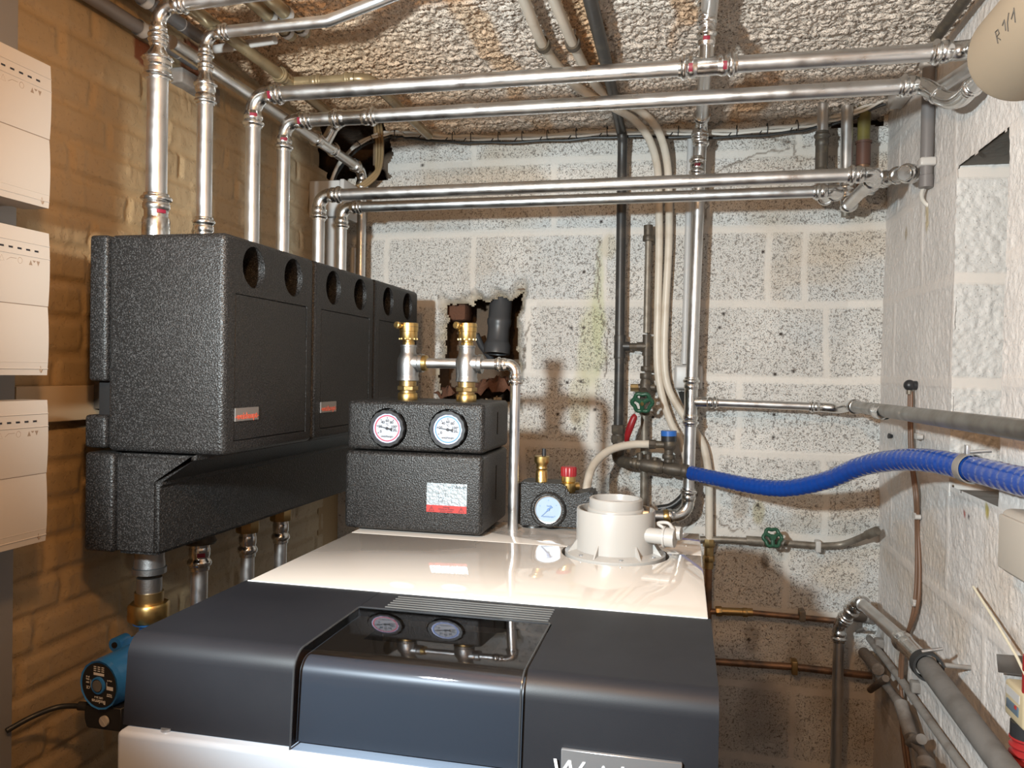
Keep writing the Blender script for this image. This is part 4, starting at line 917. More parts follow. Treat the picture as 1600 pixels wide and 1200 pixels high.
for k in (.095, .185): bm = bmnew(); tube(bm, [(FC-.0022*(1-2*k/.515)**2+.0002, yn, zt1-hC*k), (FC-.0022*(1-2*k/.515)**2+.0002, ye, zt1-hC*k)], .0007, 6); T.part('rib', bm, creamplastic)
for k in (.865, .91, .955): bm = bmnew(); tube(bm, [(FC-.0022, yn, zt1-hC*k), (FC-.0022, ye, zt1-hC*k)], .0009, 6); T.part('rib', bm, creamplastic)
for k in range(6):
    yy = ye-.024-.0145*k; T.part('indicator', box(bmnew(), (FC-.006, yy-.0032, zt1-hC*.150), (FC+.0001, yy+.0032, zt1-hC*.138)), printblack)
ink = bmnew(); xk = FC-.0002; zk = zt1-hC*.225
for k, sy in enumerate((.092, .076, .049)):
    pass
tube(ink, [(xk, ye-.096+.0036*math.cos(a), zk+.0042*math.sin(a)) for a in [i*math.pi/6 for i in range(13)]], .0003, 4); box(ink, (xk, ye-.0963, zk-.002), (xk+.0003, ye-.0957, zk+.0025))
tube(ink, [(xk, ye-.086, zk-.004), (xk, ye-.078, zk-.004), (xk, ye-.082, zk+.004), (xk, ye-.086, zk-.004)], .0003, 4)
tube(ink, [(xk, ye-.074, zk-.002), (xk, ye-.068, zk+.002), (xk, ye-.058, zk+.002)], .0004, 4)
tube(ink, [(xk, ye-.052+.0036*math.cos(a), zk+.0042*math.sin(a)) for a in [i*math.pi/6 for i in range(13)]], .0004, 4)
prism(ink, [(xk, ye-.037, zk-.004), (xk, ye-.031, zk-.004), (xk, ye-.034, zk+.003)], (.0003, 0, 0)); prism(ink, [(xk, ye-.024, zk+.003), (xk, ye-.018, zk+.003), (xk, ye-.021, zk-.004)], (.0003, 0, 0)); prism(ink, [(xk, ye-.031, zk+.003), (xk, ye-.025, zk+.003), (xk, ye-.028, zk+.0)], (.0003, 0, 0))
T.part('symbols', ink, lineshade)
ink = bmnew(); zk = zt1-hC*.955; tube(ink, [(FC-.0018, ye-.014, zk+.004), (FC-.0018, ye-.014, zk-.004)], .0005, 4); tube(ink, [(FC-.0018, ye-.016, zk), (FC-.0018, ye-.0135, zk-.005), (FC-.0018, ye-.0105, zk)], .0005, 4); T.part('arrow_mark', ink, lineshade)
for i, (z_, lab) in enumerate(((zt1, 'warm white wall controller, topmost of the three at the left edge'), (zt_2, 'warm white wall controller, middle one at the left edge'), (zt_3, 'warm white wall controller, lowest of the three at the left edge'))):
    o = T.o if i == 0 else copy_tree(T.o)
    if i: o.location.z = T.org.z+(z_-zt1)
    o['label'] = lab
za, zb_ = P(100, 603, x=XL+.03).z, P(100, 659, x=XL+.03).z
single('cable_duct', 'brown painted cable duct running level along the left wall behind the black boxes', 'cable duct', box(bmnew(), (XL+.0055, P(26, 400, x=XL+.026).y+.004, zb_), (XL+.0240, 2.0, za), .002), ductpaint)

# ================================================================== OLD PIPES ALONG THE TOP LEFT
r_ = .0135; xG, zG = -.93, CZ+.59
T = Thing('branch_pipe', 'dull steel pipe along the top of the left wall, bending down beside the black boxes', 'pipe', (xG, 1.8, zG))
yv_ = 2.14
p = [(xG, 1.27, zG+.005), (xG, yv_, zG-.005), (xG, yv_, CZ+.02)]
ys = P(510, 235, x=xG).y
pipe_run(T, p, r_, pm=steel, marks=False, br=.03)
bm = bmnew(); collar(bm, V((xG, ys-.07, zG)), V((0, 1, 0)), r_); collar(bm, V((xG, ys+.05, zG)), V((0, -1, 0)), r_); cyl(bm, (xG, ys-.05, zG), (xG, ys+.03, zG), r_*1.13); dT = V((.35, -.1, .5)).normalized()
cyl(bm, (xG, ys-.01, zG), V((xG, ys-.01, zG))+dT*.05, r_*1.05); collar(bm, V((xG, ys-.01, zG))+dT*.075, -dT, r_*.95); T.part('tee', bm, fitting)
T.part('pipe', cyl(bmnew(), (xG-.03, 2.15, CZ+.02), (xG-.03, 2.15, CZ+.36), .0085), lgrey)
xh = P(455, 130, z=CZ+.645).x; zh = CZ+.645; yt = P(455, 130, z=zh).y; ye_ = P(516, 192, z=zh).y
T = Thing('ceiling_pipe', 'tarnished pipe under the ceiling running back from the top left, with a side branch', 'pipe', (xh, 1.4, zh))
T.part('pipe', cyl(bmnew(), (xh, .35, zh), (xh, yt, zh), .0125), ceilpipe); T.part('pipe', cyl(bmnew(), (xh, yt, zh), (xh-.01, ye_, zh), .0125), ceilpipe)
bm = bmnew(); collar(bm, V((xh, yt-.06, zh)), V((0, 1, 0)), .0125); collar(bm, V((xh, yt+.05, zh)), V((0, -1, 0)), .0125); cyl(bm, (xh, yt-.04, zh), (xh, yt+.03, zh), .014); collar(bm, V((xh+.075, yt, zh)), V((-1, 0, 0)), .0115); cyl(bm, (xh, yt, zh), (xh+.06, yt, zh), .013); T.part('tee', bm, ceilpipe)
xb2 = P(575, 125, y=yt).x
pipe_run(T, [(xh+.06, yt, zh), (xb2, yt, zh), (xb2, yt+.42, zh-.0)], .0115, pm=ceilpipe, marks=False, br=.03, fm=ceilpipe)
q0 = V((xh-.01, ye_-.01, zh)); q1 = V((xG, ys-.01, zG))+dT*.055
bm = bmnew(); tube(bm, smooth([q0-V((0, .03, 0)), q0, q0+(q1-q0)*.4+V((0, .012, 0)), q1], 6), .0125, 20); collar(bm, q1, (q0-q1).normalized(), .0125); T.part('elbow', bm, fitting)
# grey conduits
for i, (x_, z_, lab) in enumerate(((-1.003, CZ+.630, 'grey plastic conduit clipped along the top of the left wall, lower one'), (-.962, CZ+.662, 'grey plastic conduit clipped along the top of the left wall, upper one'))):
    T = Thing('conduit', lab, 'conduit', (x_, 1.1, z_), 'grey conduits at the top of the left wall')
    ye2 = P(306, 82, x=x_).y if i == 0 else P(312, 64, x=x_).y
    T.part('tube', cyl(bmnew(), (x_, .5, z_), (x_, ye2, z_), .0125), greyplastic)
    yc = P(220, 38, x=x_).y if i == 0 else P(226, 15, x=x_).y
    bm = lathe(bmnew(), [(.0150, -.008), (.0150, .008), (.0128, .008), (.0128, -.008)], (x_, yc, z_), (0, 1, 0), 24, caps=False); T.part('clip', bm, whiteplastic)
    T.part('clip_edge', lathe(bmnew(), [(.0128, -.0015), (.0133, 0), (.0128, .0015)], (x_, ye2-.06, z_), (0, 1, 0), 24, caps=False), whiteplastic)
# white conduit end piece and ducts at the ceiling above pipe two
for i, (u0, v0, u1, v1, lab) in enumerate(((385, -14, 455, 55, 'brown plastic conduit under the ceiling at the top left, left of two'), (412, -14, 478, 50, 'brown plastic conduit under the ceiling at the top left, right of two'))):
    z_ = CZ+.663; a, b = P(u0, v0, z=z_), P(u1, v1, z=z_); a = V((b.x, a.y-.1, z_))
    T = Thing('conduit', lab, 'conduit', b, 'conduits under the ceiling at the top left')
    T.part('tube', cyl(bmnew(), a, b, .0125), ceilpipe)
    for t in (.70, .93): m_ = a+(b-a)*t; T.part('clip', lathe(bmnew(), [(.0145, -.006), (.0145, .006), (.0126, .006), (.0126, -.006)], m_, b-a, 24, caps=False), whiteplastic)
a, b = P(336, 77, z=CZ+.655), P(430, 62, z=CZ+.655)
single('conduit', 'short white plastic conduit crossing under the ceiling behind the second pipe', 'conduit', cyl(bmnew(), a, b, .0085), whiteplastic)
# mortar stub behind
a, b = P(285, 108, x=-1.0), P(345, 122, x=-1.0)
single('steel_lintel', 'broken steel and mortar ledge set in the red brick at top left', 'lintel', box(bmnew(), (XL-.01, a.y, a.z-.025), (XL+.03, b.y, a.z+.006), .004), dustymetal)

# ================================================================== BACK WALL: CABLES, BOXES
T = Thing('junction_box', 'grey junction box at the far left corner above the upright pipes', 'junction box', (-.955, 2.0, CZ+.40))
xj = -.955; p0 = P(497, 282, y=2.0)
T.part('box', box(bmnew(), (XL+.003, 2.0, p0.z-.10), (xj+.02, 2.09, p0.z), .004), lgrey); T.part('lid', box(bmnew(), (xj+.021, 1.998, p0.z-.102), (xj+.034, 2.092, p0.z+.002), .003), lgrey)
T.part('knockout', cyl(bmnew(), (xj-.025, 2.001, p0.z-.03), (xj-.025, 1.998, p0.z-.03), .010), lgrey)
single('cable_duct', 'grey upright cable duct below the corner junction box', 'cable duct', box(bmnew(), (xj-.02, 2.0, CZ+.0), (xj+.012, 2.04, p0.z-.104), .002), lgrey)
w0 = P(598, 225, y=2.20)
single('wooden_board', 'short old board standing in the broken top left corner of the back wall', 'board', box(bmnew(), (w0.x-.012, 2.155, w0.z-.075), (w0.x+.012, 2.185, ZC+.02), .002), wood)
bz_ = 2.185
bz_ = 2.165
cp = [P(518, 285, y=2.05), P(530, 258, y=2.08), P(560, 226, y=2.12), P(600, 210, y=2.16), P(640, 207, y=bz_), P(700, 212, y=bz_), P(780, 213, y=bz_), P(880, 209, y=bz_), P(960, 204, y=bz_), P(1060, 204, y=bz_), P(1140, 204, y=bz_), P(1230, 197, y=bz_), P(1280, 188, y=bz_), P(1330, 175, y=bz_-.03), P(1385, 150, y=bz_-.05)]
sp_ = smooth(cp, 8)
for i, (off, m_, r_, lab) in enumerate(((V((0, 0, .005)), whitecable, .0048, 'thick white cable strung along the top of the back wall'), (V((0, -.006, -.004)), whitecable, .0034, 'thin white cable strung just below the thick white one at the ceiling'), (V((0, .005, -.010)), blackcable, .0038, 'dark cable strung under the white cables at the ceiling'))):
    q = [p+off+V((0, 0, .0015*math.sin(k*.9+i*2)-(.006 if k > 30 else 0))) for k, p in enumerate(sp_)]
    single('cable', lab, 'cable', tube(bmnew(), q, r_, 8), m_, group='cables along the top of the back wall')
tie = None
for k, (u, v) in enumerate([(560, 226), (578, 216), (621, 208), (668, 210), (708, 212), (742, 213), (780, 213), (818, 212), (856, 210), (898, 208), (945, 205), (1059, 204), (1099, 204), (1151, 204), (1197, 199), (1244, 194)]):
    p = min(sp_, key=lambda q: (q-P(u, v, y=q.y)).length)+V((0, -.001, -.002)); i_ = sp_.index(min(sp_, key=lambda q: (q-P(u, v, y=q.y)).length)); d_ = (sp_[min(i_+1, len(sp_)-1)]-sp_[i_-1]).normalized()
    if tie is None:
        T = Thing('cable_tie', '', 'cable tie', p, 'cable ties along the cables under the ceiling'); tie = T
        T.part('strap', lathe(bmnew(), [(.0135, -.0012), (.0145, -.0012), (.0145, .0012), (.0135, .0012)], p, d_, 20, caps=False), blackplastic)
        T.part('tail', box(bmnew(), p+V((-.0008, -.015, -.024)), p+V((.0008, -.0125, -.012))), blackplastic); o = T.o; d_first = d_
    else:
        o = copy_tree(tie.o); o.location = p; o.rotation_euler = d_first.rotation_difference(d_).to_euler()
    o['label'] = ('leftmost', 'second', 'third', 'fourth', 'fifth', 'sixth', 'seventh', 'eighth', 'ninth', 'tenth', 'eleventh', 'twelfth', 'thirteenth', 'fourteenth', 'fifteenth', 'rightmost')[k]+' of the black cable ties from the left along the ceiling cables'
for i in range(3):
    q = smooth([P(520, 300-i*4, y=2.10), P(555, 298-i*3, y=2.12), P(585, 280-i*5, y=2.14), P(596, 255, y=2.15)+V((-.008*i, 0, 0)), P(597, 215, y=2.15)+V((-.009*i, 0, 0)), P(592, 165, y=2.15)+V((-.01*i, 0, 0))], 6)
    single('cable', ('lowest looping brown cable beside the old board', 'middle looping brown cable beside the old board', 'innermost looping brown cable beside the old board')[i], 'cable', tube(bmnew(), q, .0042, 8), mat('tan_cable', (.26, .17, .08), .5), group='brown cables looping in the top left corner')
# black iron pipe K
yk = 2.165; zc_ = ZC-.030
def ceil_bend(pts_ceiling, pts_wall, z=None, y=None): return [P(u, v, z=z or zc_) for u, v in pts_ceiling]+[P(u, v, y=y or yk) for u, v in pts_wall]
T = Thing('iron_pipe', 'black iron pipe from the ceiling down the back wall to the red lever valve', 'pipe', P(967, 640, y=yk))
k0 = P(972, 260, y=yk); kb = P(966, 668, y=yk)
up_ = [P(918, -18, z=zc_), P(935, 50, z=zc_), P(950, 112, z=zc_), V((k0.x-.004, yk-.06, zc_-.004)), V((k0.x, yk-.015, zc_-.025)), V((k0.x, yk, zc_-.07))]
T.part('pipe', tube(bmnew(), [up_[0]+(up_[0]-up_[1])*4]+smooth(up_, 6)+[k0, P(968, 536, y=yk)], .0132, 20), blackpipe)
hk = P(968, 541, y=yk)
bm = bmnew(); lathe(bm, [(.0155, 0), (.0165, .004), (.0155, .012), (.0155, .05), (.0165, .058), (.0155, .064)], P(968, 560, y=yk), (0, 0, 1), 24); cyl(bm, hk, hk+V((.028, 0, 0)), .0125); T.part('tee', bm, blackpipe)
T.part('pipe', tube(bmnew(), [P(968, 558, y=yk), kb], .0132, 20), blackpipe)
ym = 2.17; m0 = P(1010, 541, y=ym)
T.part('cross_pipe', cyl(bmnew(), hk+V((.026, 0, 0)), m0+V((-.014, 0, 0)), .009), darkfit)
T = Thing('water_pipe', 'short capped pipe beside the black iron pipe, going down through the green wheel valve', 'pipe', P(1010, 541, y=ym))
mt_ = P(1013, 352, y=ym); mc = P(1013, 376, y=ym)
def dn(u, v): return P(u, v, y=ym)
bm = bmnew(); cyl(bm, mc+V((0, 0, .012)), mt_, .0125); hexp(bm, mc+V((0, 0, -.002)), mc+V((0, 0, .014)), .0155, 8); T.part('cap', bm, darkfit)
T.part('pipe', cyl(bmnew(), dn(1010, 520), mc, .0088), agedpipe)
bm = bmnew(); lathe(bm, [(.0115, 0), (.012, .008), (.011, .012), (.011, .05), (.012, .058)], dn(1010, 556), (0, 0, 1), 20); cyl(bm, m0, m0-V((.026, 0, 0)), .0115); T.part('tee', bm, darkfit)
T.part('pipe', cyl(bmnew(), dn(1010, 574), dn(1010, 550), .0088), darkfit)
T.part('pipe', cyl(bmnew(), dn(1005, 870), dn(1007, 645), .0100), agedpipe)
T = Thing('wheel_valve', 'old stop valve with green hand wheel on the pipe beside the black iron pipe', 'valve', dn(1009, 600), 'old valves with green wheels')
bm = bmnew(); hexp(bm, dn(1010, 580), dn(1010, 572), .0155, 8); hexp(bm, dn(1009, 592), dn(1009, 583), .0160, 8); lathe(bm, [(.011, 0), (.016, .015), (.018, .03), (.014, .05), (.012, .06)], dn(1008, 625), (0, 0, 1), 20); hexp(bm, dn(1007, 648), dn(1007, 640), .014, 8)
cyl(bm, dn(1006, 605)+V((.03, 0, 0)), dn(1006, 605)-V((.015, 0, 0)), .0095); wc = P(1003.5, 629, y=2.07); ws = dn(1007, 607); cyl(bm, ws, ws+(wc-ws)*.75, .0085); T.part('body', bm, darkfit)
T.part('drain_plug', (lambda b: (hexp(b, dn(1006, 606)-V((.013, 0, 0)), dn(1006, 606)-V((.036, 0, 0)), .0105, 8), b)[1])(bmnew()), oldbrass)
def wheel(c, ax_, R_, rt=.004):
    fx, fy, fz = frame(V(ax_)); bm = bmnew(); ring = []
    n = 48
    for i in range(n+1):
        a = 2*math.pi*i/n; rr = R_*(1+.09*math.cos(6*a)); ring.append(c+fx*rr*math.cos(a)+fy*rr*math.sin(a))
    tube(bm, ring, rt, 10, caps=False)
    for i in range(3): a = 2*math.pi*i/3+.5; tube(bm, [c+fz*.002, c+(fx*math.cos(a)+fy*math.sin(a))*R_*.95], rt*1.1, 8)
    cyl(bm, c-fz*.006, c+fz*.007, R_*.34, 20); return bm
hw = T.part('hand_wheel', wheel(wc, wc-ws, .0245, .0055), greenpaint); dww = (wc-ws).normalized(); T.part('spindle_nut', cyl(bmnew(), wc, wc+dww*.012, .0045), brass, hw)
# ball valve and filling assembly
ya = 2.15
def fa(u, v): return P(u, v, y=ya)
T = Thing('ball_valve', 'ball valve with red lever at the foot of the black iron pipe', 'valve', fa(966, 690))
bm = bmnew(); hexp(bm, fa(966, 678), fa(966, 664), .0185, 8); cyl(bm, fa(966, 700), fa(966, 676), .0155); hexp(bm, fa(965, 692), fa(965, 680), .0175, 8); hexp(bm, fa(965, 712), fa(965, 699), .0170, 8); T.part('body', bm, darkfit)
lv = [P(979, 690, y=2.10), P(981, 678, y=2.09), P(986, 664, y=2.085), P(991, 652, y=2.085), P(994, 649, y=2.085)]
T.part('lever', tube(bmnew(), smooth(lv, 4), .0085, 10, rf=lambda t: .006+.004*math.sin(math.pi*min(1, t*1.0))), redplastic); T.part('lever_arm', tube(bmnew(), [fa(966, 692), P(972, 693, y=2.10), lv[0]], .005, 8), steel)
T = Thing('filling_assembly', 'dark brass backflow fitting with screw caps between the lever valve and blue hose', 'fitting', fa(1020, 730))
el_ = smooth([fa(965, 708), fa(966, 716), P(974, 722, y=ya-.02), P(990, 724, y=ya-.04)], 5); bm = tube(bmnew(), el_, .0155, 20); T.part('elbow', bm, darkfit)
b0, b1 = P(985, 723, y=ya-.04), P(1078, 737, y=ya-.06); dl = b1-b0
bm = cyl(bmnew(), b0, b1, .0125); hexp(bm, b0+dl*.04, b0+dl*.12, .0165, 8); lathe(bm, [(.016, 0), (.019, .01), (.019, .05), (.016, .06)], b0+dl*.18, dl, 24); hexp(bm, b0+dl*.46, b0+dl*.54, .0185, 8); lathe(bm, [(.015, 0), (.0175, .01), (.0175, .035), (.015, .045)], b0+dl*.58, dl, 24); hexp(bm, b0+dl*.86, b0+dl*.96, .0185, 8); T.part('body', bm, darkfit)
for t in (.16, .30, .42): q = b0+dl*t; T.part('screw_cap', cyl(bmnew(), q+V((0, 0, .012)), q+V((0, 0, .030 if t < .4 else .024)), .0085, 16), darkfit)
T = Thing('relief_valve', 'relief valve with blue and black cap standing on the filling fitting', 'valve', P(1045, 725, y=ya-.05))
q0, q1 = P(1044, 722, y=ya-.055), P(1046, 690, y=ya-.055); dv = q1-q0
bm = cyl(bmnew(), q0, q1, .0115); hexp(bm, q0+dv*.15, q0+dv*.38, .0165, 8); lathe(bm, [(.012, 0), (.0165, .006), (.0165, .022), (.013, .028)], q0+dv*.6, dv, 24); so = P(1014, 694, y=ya-.055); cyl(bm, q0+dv*.85, so, .0095); hexp(bm, so, so+V((.018, 0, 0)), .0125, 8); T.part('body', bm, darkfit)
T.part('cap_base', cyl(bmnew(), P(1045, 689, y=ya-.055), P(1045, 681, y=ya-.055), .0200, 28), blackplastic); T.part('cap', cyl(bmnew(), P(1045, 681, y=ya-.055), P(1045, 673, y=ya-.055), .0205, 28), blueplastic)
single('drain_hose', 'off white drain hose curving down from the relief valve behind the safety block', 'hose', tube(bmnew(), smooth([P(1014, 694, y=2.095), P(985, 695, y=2.08), P(952, 704, y=2.04), P(927, 727, y=1.98), P(917, 760, y=1.92), P(914, 800, y=1.9)], 8), .0105, 14), beigepipe)
# vertical steel L
xL_, yL = P(1081, 560, y=2.12).x, 2.12
T = Thing('riser_pipe', 'tall upright steel pipe on the back wall with a tee, bending toward the white adapter', 'pipe', (xL_, yL, BT+.05))
rL = .0152; zt5 = P(1080, 628, y=yL).z; zLb = P(1078, 806, y=yL).z
ztop = ZC-.035
pipe_run(T, [(xL_+.012, .60, ztop), (xL_+.012, yL, ztop), (xL_, yL, zt5+.04)], rL, marks=False, br=.03)
coupling(T, (xL_+.004, yL, P(1085, 275, y=yL).z), (0, 0, 1), rL, .05, marks=True)
coupling(T, (xL_+.008, yL, P(1086, 222, y=yL).z), (0, 0, 1), rL, .03)
bm = bmnew(); collar(bm, V((xL_, yL, zt5+.065)), V((0, 0, -1)), rL); collar(bm, V((xL_, yL, zt5-.065)), V((0, 0, 1)), rL); cyl(bm, (xL_, yL, zt5-.04), (xL_, yL, zt5+.04), rL*1.14); cyl(bm, (xL_, yL, zt5), (xL_+.04, yL, zt5), rL*1.0); collar(bm, V((xL_+.07, yL, zt5)), V((-1, 0, 0)), .0115); T.part('tee', bm, fitting)
pipe_run(T, [(xL_, yL, zt5-.05), (xL_-.002, yL, zLb), (xL_-.09, yL-.03, zLb-.002)], rL, marks=False, br=.04)
T.part('brass_adaptor', (lambda b: (hexp(b, P(1036, 808, y=2.09), P(1046, 806, y=2.09), .0185, 8), b)[1])(bmnew()), brass)
T.part('valve_stub', cyl(bmnew(), P(1005, 806, y=2.08), P(1036, 807, y=2.085), .0155), castiron)
single('black_hose', 'black rubber hose curving behind the upright steel pipe near the adapter', 'hose', tube(bmnew(), smooth([P(1028, 795, y=2.17), P(1050, 790, y=2.17), P(1070, 772, y=2.175), P(1084, 748, y=2.18)], 6), .0095, 12), blackcable)
# branch to the right
T = Thing('branch_pipe', 'steel pipe branching right from the tall upright pipe, turning toward the viewer along the right wall', 'pipe', (.39, 1.8, zt5))
T.o['label'] = 'steel pipe branching right from the tall upright, then along the right wall'
xe2, ye2 = .400, 2.11; zr_ = P(1340, 636, x=.40).z; zn_ = P(1600, 672, x=.40).z
T.part('pipe', cyl(bmnew(), (xL_+.05, yL, zt5), (xe2-.055, 2.115, zt5-.004), .0108), steel)
bm = bmnew(); pth = smooth([(xe2-.075, 2.115, zt5-.004), (xe2-.045, 2.115, zt5-.005), (xe2-.015, 2.10, zt5-.006), (xe2, 2.06, zr_-.001), (xe2, 2.02, zr_-.001)], 6); tube(bm, pth, .0128, 20, rf=lambda t: .0118+.0022*t); collar(bm, V((xe2-.085, 2.115, zt5-.004)), V((1, 0, 0)), .0108); collar(bm, V((xe2, 1.98, zr_)), V((0, 1, 0)), .0125); T.part('elbow', bm, fitting)
T.part('pipe', cyl(bmnew(), (xe2, 2.0, zr_), (xe2, -1.0, zr_+(zn_-zr_)/(P(1600, 672, x=.40).y-2.0)*(-1.0-2.0)), .0135), dullsteel)
ycc = P(1375, 640, x=xe2).y; T.part('clamp', lathe(bmnew(), [(.0150, -.04), (.0162, -.036), (.0150, -.03), (.0150, .0), (.0162, .006), (.0150, .012), (.0162, .018), (.0150, .024)], (xe2, ycc, zr_-.001), (0, 1, 0), 24, caps=False), fitting)
# blue insulated hose
hp = [(P(1080, 739, y=2.09)), P(1120, 748, y=2.03), P(1175, 759, y=1.96), P(1230, 763, y=1.90), P(1290, 751, y=1.82), P(1345, 729, y=1.72), P(1400, 719, y=1.61), P(1455, 720, y=1.50), P(1520, 733, y=1.38), P(1600, 753, y=1.22), P(1680, 772, y=1.08)]
T = Thing('insulated_hose', 'thick blue film wrapped hose curving across the right half to the wall', 'hose', hp[5])
hs = smooth(hp, 14)
dense = []
for a, b in zip(hs[:-1], hs[1:]):
    for k in range(3): dense.append(a+(b-a)*k/3)
nD = len(dense)
T.part('wrapped_tube', tube(bmnew(), dense, .0195, 28, rf=lambda t: (.0190+.0022*t)*(1+.018*math.sin(t*nD*1.02)+.01*math.sin(t*nD*.37+1))), bluewrap)
T.part('inner_pipe', cyl(bmnew(), hp[0]-V((.035, -.005, -.004)), hp[0]+V((.01, 0, 0)), .0130), agedpipe)
i_ = min(range(len(hs)), key=lambda k: abs((hs[k]-P(1516, 735, y=hs[k].y)).length)); ck = hs[i_]; cd = (hs[i_+1]-hs[i_-1]).normalized()
cl = T.part('clamp', lathe(bmnew(), [(.0225, -.009), (.0245, -.009), (.0245, .009), (.0225, .009)], ck, cd, 32, caps=False), dustymetal)
q = ck+V((0, -.002, .026)); T.part('bolt', cyl(bmnew(), q+V((-.006, 0, 0)), q+V((.03, 0, .004)), .0032), steel, cl); T.part('lug', box(bmnew(), q+V((-.008, -.006, -.006)), q+V((-.002, .006, .012)), .001), steel, cl)
# off-white flexible pipes
yw = 2.185
J1 = [P(805, -28, z=zc_), P(820, 2, z=zc_), P(848, 70, z=zc_), P(875, 108, z=zc_), P(905, 138, z=zc_), P(955, 166, z=zc_-.01), P(988, 185, y=2.06), P(1012, 213, y=2.11), P(1025, 250, y=2.15), P(1029, 290, y=yw), P(1030, 380, y=yw), P(1028, 480, y=yw), P(1027, 560, y=yw), P(1032, 608, y=yw), P(1046, 655, y=yw), P(1061, 685, y=yw), P(1071, 712, y=yw), P(1074, 745, y=yw), P(1076, 800, y=yw)]
J2 = [P(855, -30, z=zc_), P(867, 2, z=zc_), P(895, 68, z=zc_), P(918, 112, z=zc_), P(938, 140, z=zc_), P(968, 158, z=zc_), P(1000, 173, y=2.06), P(1026, 200, y=2.11), P(1040, 240, y=2.15), P(1045, 290, y=yw), P(1045, 380, y=yw), P(1040, 480, y=yw), P(1038, 560, y=yw), P(1044, 605, y=yw), P(1062, 640, y=yw), P(1082, 668, y=yw), P(1099, 697, y=yw), P(1107, 740, y=yw), P(1108, 790, y=yw), P(1108, 842, y=yw)]
for i, (pts_, lab) in enumerate(((J1, 'off white flexible pipe from the ceiling down the back wall, left one'), (J2, 'off white flexible pipe from the ceiling down the back wall, right one ending in brass'))):
    T = Thing('flexible_pipe', lab, 'pipe', pts_[11], 'off white flexible pipes')
    T.part('tube', tube(bmnew(), [pts_[0]+(pts_[0]-pts_[1])*6]+smooth(pts_, 6), .0105, 16), beigepipe)
    c = pts_[2]; d_ = (pts_[3]-pts_[1]).normalized()
    T.part('pipe_clamp', lathe(bmnew(), [(.0110, -.008), (.0155, -.009), (.0155, .009), (.0110, .008)], c, d_, 24, caps=False), darkfit)
    T.part('threaded_rod', cyl(bmnew(), c+V((.004, -.005, 0)), (c.x+.004, c.y-.005, ZC-.004), .0032), steel)
    if i == 1:
        c = pts_[3]; T.part('joint', lathe(bmnew(), [(.012, -.008), (.016, -.006), (.016, .006), (.012, .008)], c, d_, 24, caps=False), oldbrass)
        bm = bmnew(); e = pts_[-1]; hexp(bm, e, e-V((0, 0, .022)), .0165, 8); cyl(bm, e-V((0, 0, .02)), e-V((0, 0, .08)), .0125); hexp(bm, e-V((0, 0, .045)), e-V((0, 0, .062)), .0155, 8); T.part('compression_joint', bm, oldbrass)
        T.part('copper_pipe', cyl(bmnew(), e-V((0, 0, .075)), e-V((-.004, 0, .5)), .0095), copper)
c0, c1 = P(1054, 570, y=2.20), P(1097, 609, y=2.20)
T = Thing('junction_box', 'small grey junction box on the back wall behind the upright steel pipe', 'junction box', (c0.x, 2.2, c1.z))
T.part('box', box(bmnew(), (c0.x, 2.175, c1.z), (c1.x, YB-.004, c0.z), .008), lgrey); T.part('lid', box(bmnew(), (c0.x+.003, 2.165, c1.z+.003), (c1.x-.003, 2.176, c0.z-.003), .005), lgrey)
for k in range(2): T.part('cable_gland', tube(bmnew(), smooth([P(1063+5*k, 612, y=2.185), P(1068+4*k, 626, y=2.188), P(1076, 640, y=2.188)], 4), .006, 8), blackcable)
xg = P(1072, 440, y=2.195).x
T = Thing('conduit', 'thin grey conduit on the back wall just left of the upright steel pipe', 'conduit', (xg, 2.195, c0.z)); T.part('tube', cyl(bmnew(), (xg, 2.195, c0.z+.008), (xg+.004, 2.195, ZC-.05), .0088), lgrey); T.part('end_sleeve', cyl(bmnew(), (xg, 2.195, c0.z+.002), (xg, 2.195, c0.z+.035), .0105), lgrey)
# flue pipe in the hole
T = Thing('flue_pipe', 'grey plastic waste pipe with socket inside the broken hole in the back wall', 'pipe', P(775, 560, y=2.27))
a, b = P(776, 553, y=2.272), P(782, 481, y=2.290); dd_ = (b-a); L_ = dd_.length
bm = lathe(bmnew(), [(.030, .004), (.030, .0), (.0395, .0), (.0395, .028), (.036, .034), (.0335, .040), (.0325, .075), (.034, .085), (.0365, .092), (.0365, .104), (.034, .108), (.034, .20)], a, dd_, 40, caps=False); T.part('pipe', bm, duct)
T.part('bore', cyl(bmnew(), a+dd_.normalized()*.004, a+dd_.normalized()*.006, .0305), darkgap)
single('waste_branch', 'narrow grey pipe slanting behind the flue socket in the wall hole', 'pipe', tube(bmnew(), [P(744, 522, y=2.33), P(752, 540, y=2.34), P(768, 562, y=2.36)], .010, 12), duct)
rb = P(722, 492, y=2.31)
single('broken_brick', 'broken red brick hanging at the upper left inside the wall hole', 'brick', (lambda b: (box(b, rb+V((-.05, -.03, -.02)), rb+V((.02, .05, .05)), .012, 2), b)[1])(bmnew()), rustbrick)
rb = P(770, 606, y=2.26)
bm = bmnew(); bmesh.ops.create_grid(bm, x_segments=24, y_segments=16, size=.5)
for v in bm.verts:
    x, y = v.co.x, v.co.y; hgt = .030+.035*math.exp(-((x-.2)/.3)**2)+.012*math.sin(x*31+y*17)+.01*math.sin(x*53-y*29); v.co = V((hx+x*.27, YB+.09+y*.18, hz-.155+hgt*(1 if abs(y) < .5 else .6)+.0))
single('rubble_heap', 'loose rubble lying at the bottom of the broken wall hole', 'rubble', bm, rustbrick, kind='stuff')
